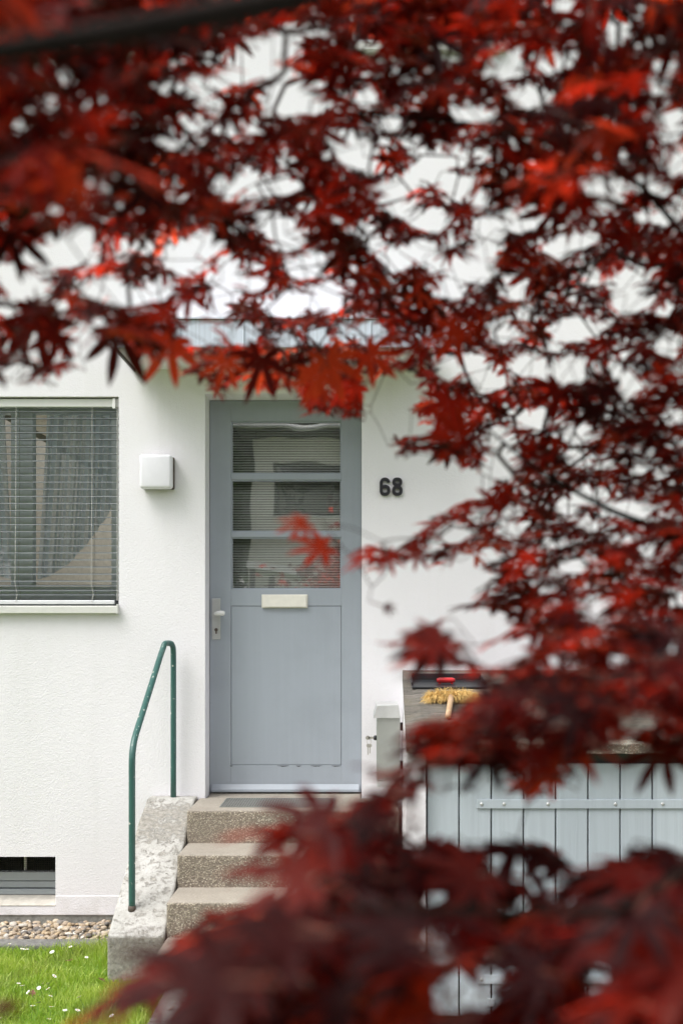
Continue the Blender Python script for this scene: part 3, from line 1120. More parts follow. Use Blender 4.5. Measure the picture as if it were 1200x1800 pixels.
# ------------------------------------------------------------------ steps
SXL, SXR = -0.908, 0.16
fronts = [-0.41, -0.693, -0.978, -1.22]
tops = [0.635, 0.4685, 0.312, 0.152]
stair = thing('front_steps', 'four worn exposed aggregate steps up to the front door', 'steps', (-0.4, -0.7, 0))
backs = [-0.001, -0.38, -0.66, -0.945]
for i in range(4):
    zb = -0.1 if i == 3 else tops[i + 1] - 0.07
    b = MB().box(SXL, SXR, fronts[i], backs[i], zb, tops[i])
    if i == 0:
        b = MB().prism([(fronts[0], zb), (fronts[0], tops[0]), (DOOR_Y, tops[0]), (DOOR_Y, 0.602), (0.0, 0.602), (-0.0015, zb)], 'x', SXL, SXR)
        b = MB().box(SXL, SXR, fronts[0], -0.0015, zb, tops[0])
        b.box(dx0, dx1, -0.001, DOOR_Y, 0.601, tops[0] - 0.0015)
    b.build('step', M['aggregate'], stair, bevel=0.013, seg=3)
MB().box(SXL + 0.01, SXR - 0.01, -0.36, -0.02, -0.1, tops[1]).build('step_core', M['plinth'], stair)
# sloping cheek wall
b = MB()
b.prism([(-0.002, -0.1), (-0.002, 0.648), (-0.11, 0.648), (-0.22, 0.60), (-0.30, 0.575), (-1.01, 0.165), (-1.015, -0.1)], 'x', -1.168, -0.912)
b.build('cheek_wall', M['cheek'], stair, bevel=0.012, seg=3)
# foot grate let into the landing
GX0, GX1, GY0, GY1 = -0.755, -0.17, -0.325, -0.03
b = MB()
zt = tops[0] + 0.004
for (a, c, d, e) in ((GX0, GX1, GY0, GY0 + 0.006), (GX0, GX1, GY1 - 0.006, GY1), (GX0, GX0 + 0.006, GY0 + 0.006, GY1 - 0.006), (GX1 - 0.006, GX1, GY0 + 0.006, GY1 - 0.006)):
    b.box(a, c, d, e, tops[0] - 0.004, zt)
n = 44
for k in range(1, n):
    x = GX0 + (GX1 - GX0) * k / n
    b.box(x - 0.0009, x + 0.0009, GY0 + 0.006, GY1 - 0.006, tops[0] - 0.003, zt - 0.0006)
for k in range(1, 14):
    y = GY0 + (GY1 - GY0) * k / 14
    b.box(GX0 + 0.006, GX1 - 0.006, y - 0.0009, y + 0.0009, tops[0] - 0.003, zt - 0.0014)
b.build('foot_grate', M['steel'], stair)
MB().box(GX0 + 0.004, GX1 - 0.004, GY0 + 0.004, GY1 - 0.004, tops[0] + 0.0002, tops[0] + 0.0012).build('grate_tray', M['kerb'], stair)

# green hand rail
yb = -0.06
yf = -0.86
xb = P(305, 0, yb).x
xf = P(232.3, 0, yf).x
zf0 = 0.165 + (yf + 1.01) * (0.575 - 0.165) / (1.01 - 0.30) - 0.015
pts = [(xf, yf, zf0), (xf, yf, zf0 + 0.3)]
kz = P(0, 1312, yf).z
topf = Vector((P(286, 0, -0.17).x, -0.17, P(0, 1141, -0.17).z))
k0 = Vector((xf, yf, kz))
dirn = (topf - k0).normalized()
low_ = Vector((xf, yf, kz - 0.085))
hi_ = k0 + dirn * 0.10
for t in (0.0, 0.17, 0.33, 0.5, 0.67, 0.83, 1.0):      # an even bend
    pts.append(tuple(low_ * (1 - t) ** 2 + k0 * 2 * t * (1 - t) + hi_ * t * t))
pts += [tuple(k0.lerp(topf, t)) for t in (0.3, 0.55, 0.8, 0.93)]
pts += [tuple(topf + Vector((0.0, 0, -0.004))), (topf.x + 0.006, -0.145, P(0, 1132, -0.145).z), (topf.x + 0.014, -0.115, P(0, 1130.5, -0.12).z),
        (xb - 0.007, -0.085, P(0, 1131.5, -0.085).z), (xb - 0.001, -0.066, P(0, 1138, -0.06).z), (xb, yb, P(0, 1150, yb).z), (xb, yb, 0.63)]


def smooth_path(pts, n=4):
    out = []
    P_ = [Vector(p) for p in pts]
    for i in range(len(P_) - 1):
        a, b_, c, d = P_[max(i - 1, 0)], P_[i], P_[i + 1], P_[min(i + 2, len(P_) - 1)]
        for k in range(n):
            t = k / n
            l1, l2 = (b_ - a).length, (d - c).length
            L = (c - b_).length
            m0 = (c - a).normalized() * L * 0.5 if i else (c - b_) * 0.5
            m1 = (d - b_).normalized() * L * 0.5
            out.append(b_ * (2 * t ** 3 - 3 * t * t + 1) + m0 * (t ** 3 - 2 * t * t + t) * 2 * 0.5 + c * (-2 * t ** 3 + 3 * t * t) + m1 * (t ** 3 - t * t))
    out.append(P_[-1])
    return out


hr = thing('hand_rail', 'dark green bent tube hand rail with chipped paint beside the steps', 'hand rail', (xf, yf, zf0))
MB().tube(smooth_path(pts), 0.0152, 14).build('rail', M['rail'], hr, smooth=True)
MB().tube([(xf, yf, zf0 + 0.004), (xf, yf, zf0 + 0.03)], [0.020, 0.0165], 14).build('foot_collar', M['rust'], hr, smooth=True)

# ------------------------------------------------------------------ bin shelter on the right
SY = -1.714
bs = thing('bin_shelter', 'low bin shelter with sloping mossy roof and grey board doors', 'bin shelter', (0.9, SY / 2, 0))
sxr = 1.95
xfL, xbL = PX(714, SY), PX(707, 0)
b = MB()
zf1, zf0_, zb1 = PZ(1300, SY), PZ(1325, SY), PZ(1178, 0)
nseg = 26
rr = random.Random(21)
# the roof slab, its front edge slightly broken
top_f, bot_f = [], []
vs, fs = [], []
for i in range(nseg + 1):
    u = i / nseg
    xf_ = xfL + (sxr - xfL) * u
    xb_ = xbL + (sxr - xbL) * u
    jz, jy = rr.uniform(-0.004, 0.004), rr.uniform(-0.007, 0.007)
    dip = -0.012 if i == 0 else 0
    vs += [(xf_, SY + 0.022 + jy, zf1 + jz + dip), (xb_, -0.001, zb1), (xf_, SY + jy, zf0_ + rr.uniform(-0.003, 0.003)), (xb_, -0.001, zb1 - 0.06),
           (xf_, SY + jy - 0.004, zf1 - 0.016 + jz + dip)]
for i in range(nseg):
    a, c = i * 5, (i + 1) * 5
    fs += [(a, c, c + 1, a + 1), (a + 2, a + 3, c + 3, c + 2), (a + 1, c + 1, c + 3, a + 3)]
fs += [(0, 1, 3, 2, 4), (nseg * 5, nseg * 5 + 4, nseg * 5 + 2, nseg * 5 + 3, nseg * 5 + 1)]
bb = MB().add(vs, fs)
bb.build('roof_slab', M['slab'], bs)
ed = []
fe = []
for i in range(nseg + 1):
    ed += [vs[i * 5], vs[i * 5 + 4], vs[i * 5 + 2]]
for i in range(nseg):
    a, c = i * 3, (i + 1) * 3
    fe += [(a, a + 1, c + 1, c), (a + 1, a + 2, c + 2, c + 1)]
# solid front edge band
band = MB()
for i in range(nseg):
    a, c = i * 5, (i + 1) * 5
    f_ = [vs[a], vs[a + 4], vs[a + 2], vs[c + 2], vs[c + 4], vs[c]]
    band.add(f_, [(0, 1, 4, 5), (1, 2, 3, 4)])
band.build('slab_edge', M['slab_edge'], bs)
# side walls and pillar
xw = PX(706, SY + 0.03)
b = MB()
pw0, pw1 = xw, PX(748, SY + 0.03)
def slab_z(y_, drop=0.062):
    return zb1 + (zf1 - zb1) * (y_ / SY) - drop
b.add([(pw0, SY + 0.03, -0.1), (pw1, SY + 0.03, -0.1), (pw1, -0.002, -0.1), (xbL - 0.012, -0.002, -0.1),
       (xfL + 0.004, SY + 0.03, slab_z(SY + 0.03)), (pw1, SY + 0.03, slab_z(SY + 0.03)), (pw1, -0.002, slab_z(0)), (xbL + 0.004, -0.002, slab_z(0))],
      [(0, 1, 5, 4), (1, 2, 6, 5), (2, 3, 7, 6), (3, 0, 4, 7), (4, 5, 6, 7), (3, 2, 1, 0)])
b.build('side_wall', M['plaster'], bs, label='white rendered side wall next to the steps')
b = MB()
b.add([(sxr - 0.1, SY + 0.03, -0.1), (sxr - 0.02, SY + 0.03, -0.1), (sxr - 0.02, -0.002, -0.1), (sxr - 0.1, -0.002, -0.1),
       (sxr - 0.1, SY + 0.03, slab_z(SY + 0.03)), (sxr - 0.02, SY + 0.03, slab_z(SY + 0.03)), (sxr - 0.02, -0.002, slab_z(0)), (sxr - 0.1, -0.002, slab_z(0))],
      [(0, 1, 5, 4), (1, 2, 6, 5), (2, 3, 7, 6), (3, 0, 4, 7), (4, 5, 6, 7), (3, 2, 1, 0)])
b.build('side_wall', M['plaster'], bs, label='side wall far from the steps')
MB().box(PX(706, SY) , PX(747, SY), SY + 0.026, SY + 0.0295, -0.08, 0.16).build('pillar_foot', M['plinth'], bs)
# board doors
DY = SY + 0.06
bz0, bz1 = 0.03, PZ(1342, DY)
gx = PX(749.5, SY) + 0.004
pitch = 57.35 * (SY - CAMY) / FPX
leafs = []
nb = int((sxr - 0.11 - gx) / pitch)
half = 8
for lo_, hi_, lab in ((0, half, 'left board door with long strap hinge'), (half, nb, 'right board door')):
    b = MB()
    for k in range(lo_, hi_):
        xa = gx + k * pitch
        b.box(xa + 0.003, xa + pitch - 0.003, DY + rr.uniform(-0.0015, 0.0015), DY + 0.02, bz0 + rr.uniform(0, 0.004), bz1 - rr.uniform(0, 0.003))
    for zz_ in (0.2, 0.8):
        b.box(gx + lo_ * pitch + 0.01, gx + hi_ * pitch - 0.01, DY + 0.021, DY + 0.045, zz_, zz_ + 0.09)
    d = b.build('door', M['boards'], bs, bevel=0.0022, label=lab)
    for (za, zb) in ((PZ(1421, DY), PZ(1405, DY)), (0.16, 0.195)):
        sx0 = PX(837, DY) if lo_ == 0 else gx + lo_ * pitch + 0.02
        sx1 = gx + hi_ * pitch - 0.006
        MB().box(sx0, sx1, DY - 0.0065, DY - 0.002, za, zb).build('strap_hinge', M['boards'], d, bevel=0.002)
        for px in (845.5, 885, 962, 1080, 1163):
            xx = PX(px, DY) + (0 if lo_ == 0 else half * pitch)
            if sx0 < xx < sx1:
                zc = (za + zb) / 2
                MB().tube([(xx, DY - 0.0065, zc), (xx, DY - 0.009, zc), (xx, DY - 0.0105, zc)], [0.0075, 0.006, 0.002], 12).build('bolt', M['steel_lid'], d, smooth=True)
ld = bs.children[-2]
b = MB()
zz_ = PZ(1546, SY)
b.box(PX(741, SY), PX(768, SY), SY + 0.02, SY + 0.0255, zz_ - 0.009, zz_ + 0.009)
b.cyl((PX(744, SY), SY + 0.02, zz_ - 0.014), (PX(744, SY), SY + 0.02, zz_ + 0.014), 0.005)
b.build('latch', M['brass'], bs, bevel=0.001)
b = MB()
b.box(PX(855, DY), PX(868, DY), DY - 0.008, DY - 0.002, PZ(1768, DY), PZ(1754, DY))
b.build('door_plate', M['boards'], bs, bevel=0.002)
# dark strip behind the gap above the doors
MB().box(pw1 + 0.002, sxr - 0.102, DY + 0.03, DY + 0.06, bz1 - 0.02, slab_z(DY + 0.06) - 0.002).build('gap_strip', M['darkmetal'], bs)

# broom on the roof slab
def on_slab(px, y_, lift=0.0):
    return Vector((PX(px, y_), y_, zb1 + (zf1 - zb1) * (y_ / SY) + lift))


by = -0.93
c0 = on_slab(793, by)
br = thing('broom', 'straw coloured broom head with wooden handle lying on the shelter roof', 'broom', c0)
b = MB()
slope = (zf1 - zb1) / SY
b.prism([(by - 0.03, 0.006), (by - 0.03, 0.026), (by + 0.03, 0.034), (by + 0.03, 0.012)], 'x', c0.x - 0.085, c0.x + 0.085)
b.v = [(p[0], p[1], p[2] + zb1 + slope * p[1] * 1.0) for p in b.v]
b.build('head', M['wood'], br, bevel=0.004)
rs = np.random.RandomState(9)
b = MB()
for k in range(3200):
    u = rs.uniform(-1, 1)
    x_ = c0.x + u * 0.098
    yy = by + rs.uniform(-0.032, 0.036)
    base = Vector((x_, yy, zb1 + slope * yy + 0.020 + rs.uniform(-.008, .014)))
    dv = Vector((u * 0.55 + rs.normal(0, 0.35), rs.normal(-0.45, 0.5), rs.normal(0.25 - 0.45 * u * u, 0.35))).normalized() * rs.uniform(0.026, 0.062)
    a = Vector((rs.normal(), rs.normal(), rs.normal())).normalized() * 0.0010
    mid = base + dv * 0.5 + Vector((0, 0, 0.006))
    tip = base + dv - Vector((0, 0, 0.012))
    fl = zb1 + slope * tip.y + 0.002
    tip.z = max(tip.z, fl)
    b.add([base - a, base + a, mid + a, mid - a, tip + a * .4, tip - a * .4], [(0, 1, 2, 3), (3, 2, 4, 5)])
b.build('bristle', M['bristle'], br, fix=False)
h0 = Vector((c0.x - 0.004, by - 0.035, zb1 + slope * (by - 0.035) + 0.030))
h1 = Vector((c0.x - 0.045, by - 0.40, zb1 + slope * (by - 0.40) + 0.014))
MB().tube([h0, h0.lerp(h1, 0.5), h1], [0.0135, 0.0125, 0.012], 12).build('handle', M['wood'], br, smooth=True)

# dustpan behind it
dy = -0.50
d0 = on_slab(785, dy)
dp = thing('dustpan', 'flat black dustpan with red grip behind the broom on the shelter roof', 'dustpan', d0)
xa, xb_ = on_slab(722, dy).x, on_slab(852, dy).x
b = MB()
for (xx0, xx1, ya, yb_, h) in ((xa, xb_, dy - 0.09, dy + 0.12, 0.008),):
    b.box(xx0, xx1, ya, yb_, 0.003, 0.003 + h)
b.box(xa, xa + 0.008, dy - 0.06, dy + 0.12, 0.012, 0.03)
b.box(xb_ - 0.008, xb_, dy - 0.06, dy + 0.12, 0.012, 0.03)
b.box(xa + 0.009, xb_ - 0.009, dy + 0.108, dy + 0.12, 0.012, 0.045)
b.v = [(p[0], p[1], p[2] + zb1 + slope * p[1]) for p in b.v]
b.build('pan', M['black'], dp, bevel=0.003)
b = MB()
g0 = on_slab(767, dy + 0.0, 0.028)
g1 = on_slab(799, dy + 0.0, 0.028)
b.tube([g0, g0.lerp(g1, 0.15), g0.lerp(g1, 0.85), g1], [0.009, 0.0135, 0.0135, 0.009], 12)
b.build('grip', M['red'], dp, smooth=True)
for gx_ in (g0.x + 0.015, g1.x - 0.015):
    MB().box(gx_ - 0.005, gx_ + 0.005, dy - 0.006, dy + 0.006, slab_z(dy, -0.010), slab_z(dy, -0.022)).build('grip_post', M['red'], dp)

# ------------------------------------------------------------------ letter box with keys
my0, my1 = -0.36, -0.10
mx0, mx1 = PX(662, my0), PX(703, my0)
mz0, mz1, mz2 = PZ(1384, my0), PZ(1262, my0), PZ(1238.5, my0)
mbx = thing('letter_box', 'stainless steel letter box with sloping lid between door and bin shelter', 'letter box', (mx0, my0, mz0))
MB().box(mx0, mx1, my0, my1, mz0 + 0.035, mz1 + 0.002).build('body', M['steel'], mbx, bevel=0.003)
MB().box(mx0 + 0.002, mx1 - 0.002, my0 + 0.004, my1, mz0, mz0 + 0.034).build('bottom_tray', M['steel_lid'], mbx, bevel=0.002)
b = MB()
o_ = 0.015
b.prism([(PX(656, my0), mz1), (PX(656.5, my0), mz1 + 0.012), (PX(662, my0), mz2 - 0.004), (PX(700, my0), mz2), (PX(704, my0), mz1)], 'y', my0 - 0.012, my1 + 0.003)
b.build('lid', M['steel_lid'], mbx, bevel=0.002)
for pz in (1277, 1345):
    b = MB().box(mx1 + 0.0005, 0.182, my0 + 0.02, my0 + 0.05, PZ(pz + 8, my0), PZ(pz - 6, my0))
    b.build('spacer', M['black'], mbx, bevel=0.002)
MB().box(0.1822, 0.190, my0 + 0.01, my0 + 0.06, mz0 - 0.02, mz1 + 0.005).build('mounting_rail', M['white'], mbx)
lkz = PZ(1299, my0)
b = MB()
b.tube([(mx0, my0 + 0.06, lkz), (mx0 - 0.012, my0 + 0.06, lkz), (mx0 - 0.016, my0 + 0.06, lkz)], [0.0125, 0.0125, 0.009], 14)
b.build('lock', M['black'], mbx, smooth=True)
ky = my0 + 0.06
kb = thing('key_bunch', 'small bunch of keys hanging from the letter box lock', 'keys', (mx0 - 0.02, ky, lkz))
b = MB()
b.box(mx0 - 0.042, mx0 - 0.0162, ky - 0.0012, ky + 0.0012, lkz - 0.006, lkz + 0.006)
b.cyl((mx0 - 0.046, ky - 0.0012, lkz), (mx0 - 0.046, ky + 0.0012, lkz), 0.011, 14)
b.build('key', M['key'], kb)
b = MB()
ring = [(mx0 - 0.040 + 0.011 * math.cos(a), ky + 0.003, lkz - 0.020 + 0.013 * math.sin(a)) for a in [2 * math.pi * i / 20 for i in range(21)]]
b.tube(ring, 0.0011, 6, cap=False)
b.build('ring', M['key'], kb, smooth=True)
for off, ln in ((-0.004, 0.055), (0.006, 0.048)):
    b = MB()
    zt_ = lkz - 0.032
    b.cyl((mx0 - 0.040 + off, ky - 0.001 + off * .3, zt_ - 0.008), (mx0 - 0.040 + off, ky + 0.001 + off * .3, zt_ - 0.008), 0.0095, 14)
    b.box(mx0 - 0.043 + off, mx0 - 0.038 + off, ky - 0.001 + off * .3, ky + 0.0008 + off * .3, zt_ - ln, zt_ - 0.015)
    b.build('key', M['key'], kb)

# ------------------------------------------------------------------ daisies and weeds in the lawn
DZ = [(65, 785), (150, 818), (178, 820), (180, 795), (467, 803), (345, 838), (572, 873), (360, 997), (125, 1045), (150, 1060), (187, 1102), (285, 1045),
      (318, 1045), (258, 1075), (318, 1080), (335, 1128), (255, 1173), (218, 1193), (340, 1200), (523, 1135), (430, 1222), (513, 1222), (325, 1280), (738, 1258), (5, 1275)]


def make_daisy():
    d = thing('daisy', 'tiny white daisy in the grass left of the steps', 'flower', (0, 0, 0), 'daisies in the lawn')
    b = MB()
    for k in range(13):
        a = 2 * math.pi * k / 13
        ca, sa = math.cos(a), math.sin(a)
        r0, r1, w_ = 0.0022, 0.0105, 0.0021
        p = []
        for (r_, ww, h_) in ((r0, 0.6, 0.0), (0.007, 1.1, 0.0016), (r1, 0.5, 0.001)):
            p += [(ca * r_ - sa * w_ * ww, sa * r_ + ca * w_ * ww, h_), (ca * r_ + sa * w_ * ww, sa * r_ - ca * w_ * ww, h_)]
        b.add(p, [(0, 1, 3, 2), (2, 3, 5, 4)])
    b.build('petals', M['petal'], d, fix=False)
    MB().tube([(0, 0, -0.0006), (0, 0, 0.0012), (0, 0, 0.0026)], [0.003, 0.0034, 0.0016], 10).build('flower_centre', M['yolk'], d, smooth=True)
    MB().tube([(0, 0, -0.001), (0.002, 0.001, -0.03), (0.004, 0, -0.06)], 0.0008, 5).build('stem', M['stem'], d)
    return d


proto = make_daisy()
rr = random.Random(31)
for i, (zx, zy) in enumerate(DZ):
    px, py = zx * 320 / 1200, 1450 + zy * 320 / 1200
    hh = rr.uniform(0.018, 0.035)
    d = (EYE - hh) * FPX / (py - PY0)
    loc = ((px - PX0) * d / FPX, CAMY + d, hh)
    if i == 0:
        o = proto
    else:
        o = proto.copy()
        COL.objects.link(o)
        for ch in proto.children:
            c = ch.copy()
            COL.objects.link(c)
            c.parent = o
    o.location = loc
    o.rotation_euler = (rr.uniform(0.0, 0.7), rr.uniform(-.4, .4), rr.uniform(0, 6))
    s = rr.uniform(0.8, 1.2)
    o.scale = (s, s, s)

# a tall grass stalk and a few fallen leaves against the cheek wall
def ground_at(px, py, z=0.0):
    d = (EYE - z) * FPX / (py - PY0)
    return Vector(((px - PX0) * d / FPX, CAMY + d, z))


wd = thing('grass_stalk', 'thin tall grass stalk in front of the cheek wall', 'plant', ground_at(226, 1712, GZ))
g0 = ground_at(226, 1712, GZ)
b = MB()
b.tube([g0, g0 + Vector((0.004, 0.01, 0.09)), g0 + Vector((-0.006, 0.015, 0.17)), g0 + Vector((-0.024, 0.02, 0.215))], [0.0016, 0.0013, 0.001, 0.0006], 5)
b.build('stalk', M['stem'], wd)
b = MB()
for k in range(7):
    a = rr.uniform(0, 6.28)
    l_ = rr.uniform(0.06, 0.12)
    t0 = g0 + Vector((rr.uniform(-.03, .05), rr.uniform(-.02, .02), 0))
    tip = t0 + Vector((math.cos(a) * l_ * .5, math.sin(a) * l_ * .3, l_))
    s_ = Vector((0.002, 0, 0))
    m_ = t0.lerp(tip, 0.55) + Vector((0, 0, 0.015))
    b.add([t0 - s_, t0 + s_, m_ + s_, m_ - s_, tip], [(0, 1, 2, 3), (3, 2, 4)])
b.build('blade', M['grass'], wd, fix=False)

FALLEN = [(200, 1700), (222, 1706), (238, 1715), (178, 1722), (120, 1690), (300, 1775), (285, 1742), (60, 1745)]

# ------------------------------------------------------------------ the red maple between camera and house
LOBES = [(0, 1.0), (40, 0.94), (-40, 0.94), (80, 0.76), (-80, 0.76), (124, 0.46), (-124, 0.46)]
TS = [0.0, 0.24, 0.42, 0.60, 0.78, 0.91, 1.0]
WS = [0.0, 0.079, 0.096, 0.102, 0.076, 0.036, 0.0]


def leaf_template():
    V, F = [], []
    for (deg, L) in LOBES:
        a = math.radians(deg)
        ca, sa = math.cos(a), math.sin(a)
        rows = []
        for t, w_ in zip(TS, WS):
            tt = t * L if t > 0.25 else t * max(L, 0.7)
            ww = w_ * (0.75 + 0.25 * L)
            pts_ = [(tt, 0.0)] if w_ == 0 else [(tt, -ww), (tt, 0.0), (tt, ww)]
            row = []
            for (r_, s_) in pts_:
                row.append(len(V))
                # local frame: +Y tip direction, X sideways, Z normal
                V.append((sa * r_ + ca * s_, ca * r_ - sa * s_, 0.16 * abs(s_) * 2.0, t * L))
            rows.append(row)
        for r0, r1 in zip(rows[:-1], rows[1:]):
            if len(r0) == 1:
                F += [(r0[0], r1[0], r1[1]), (r0[0], r1[1], r1[2])]
            elif len(r1) == 1:
                F += [(r0[0], r1[0], r0[1]), (r0[1], r1[0], r0[2])]
            else:
                F += [(r0[0], r1[0], r1[1], r0[1]), (r0[1], r1[1], r1[2], r0[2])]
    return np.array(V), F


LV, LF = leaf_template()
# sample points spread over the blade, for fitting leaves into the crown's silhouette
smp = []
for (deg, L) in LOBES:
    a = math.radians(deg)
    for t in np.linspace(0.08, 0.97, 10):
        ww = np.interp(t, TS, WS) * (0.75 + 0.25 * L)
        for s_ in (-0.85, -0.4, 0.0, 0.4, 0.85):
            r_ = t * L
            smp.append((math.sin(a) * r_ + math.cos(a) * s_ * ww, math.cos(a) * r_ - math.sin(a) * s_ * ww, 0, t * L))
SMP = np.array(smp)

# crown outline and the openings through which the house shows (photo pixels)
MAIN = [(-80, -80), (1280, -80), (1280, 1345), (1200, 1335), (1100, 1300), (1040, 1330), (975, 1345), (900, 1330), (860, 1322), (790, 1330), (745, 1300),
        (760, 1275), (835, 1245), (850, 1215), (900, 1190), (840, 1185), (770, 1168), (740, 1180), (712, 1205), (735, 1160), (680, 1180), (730, 1145), (690, 1130),
        (745, 1100), (790, 1085), (840, 1050), (860, 1020), (840, 985), (800, 965), (780, 1000), (735, 980), (660, 1005), (640, 985), (600, 990), (640, 960), (700, 965),
        (730, 935), (770, 905), (820, 880), (880, 870), (860, 835), (800, 815), (770, 790), (700, 800), (690, 775), (760, 760), (720, 715), (760, 690), (730, 665),
        (690, 665), (640, 690), (635, 735), (585, 725), (545, 735), (530, 705), (505, 665), (480, 705), (455, 685), (430, 665), (400, 690), (375, 710), (370, 680), (345, 660),
        (290, 630), (255, 655), (270, 620), (240, 640), (215, 600), (180, 615), (150, 575), (120, 590), (135, 665), (105, 650), (75, 690), (45, 665), (0, 670), (-80, 680)]
LOWER = [(1280, 1510), (1200, 1505), (1150, 1480), (1080, 1520), (1010, 1540), (970, 1488), (900, 1478), (850, 1490), (800, 1480), (760, 1450), (700, 1455), (740, 1385), (800, 1378),
         (800, 1358), (720, 1372), (640, 1335), (655, 1362), (700, 1385), (640, 1400), (600, 1432), (540, 1440), (420, 1463), (470, 1478), (560, 1480), (520, 1512), (400, 1528),
         (470, 1540), (560, 1545), (500, 1580), (420, 1600), (345, 1612), (390, 1632), (290, 1650), (330, 1670), (240, 1710), (140, 1790), (140, 1805), (200, 1792),
         (260, 1765), (330, 1735), (315, 1800), (310, 1900), (1280, 1900)]
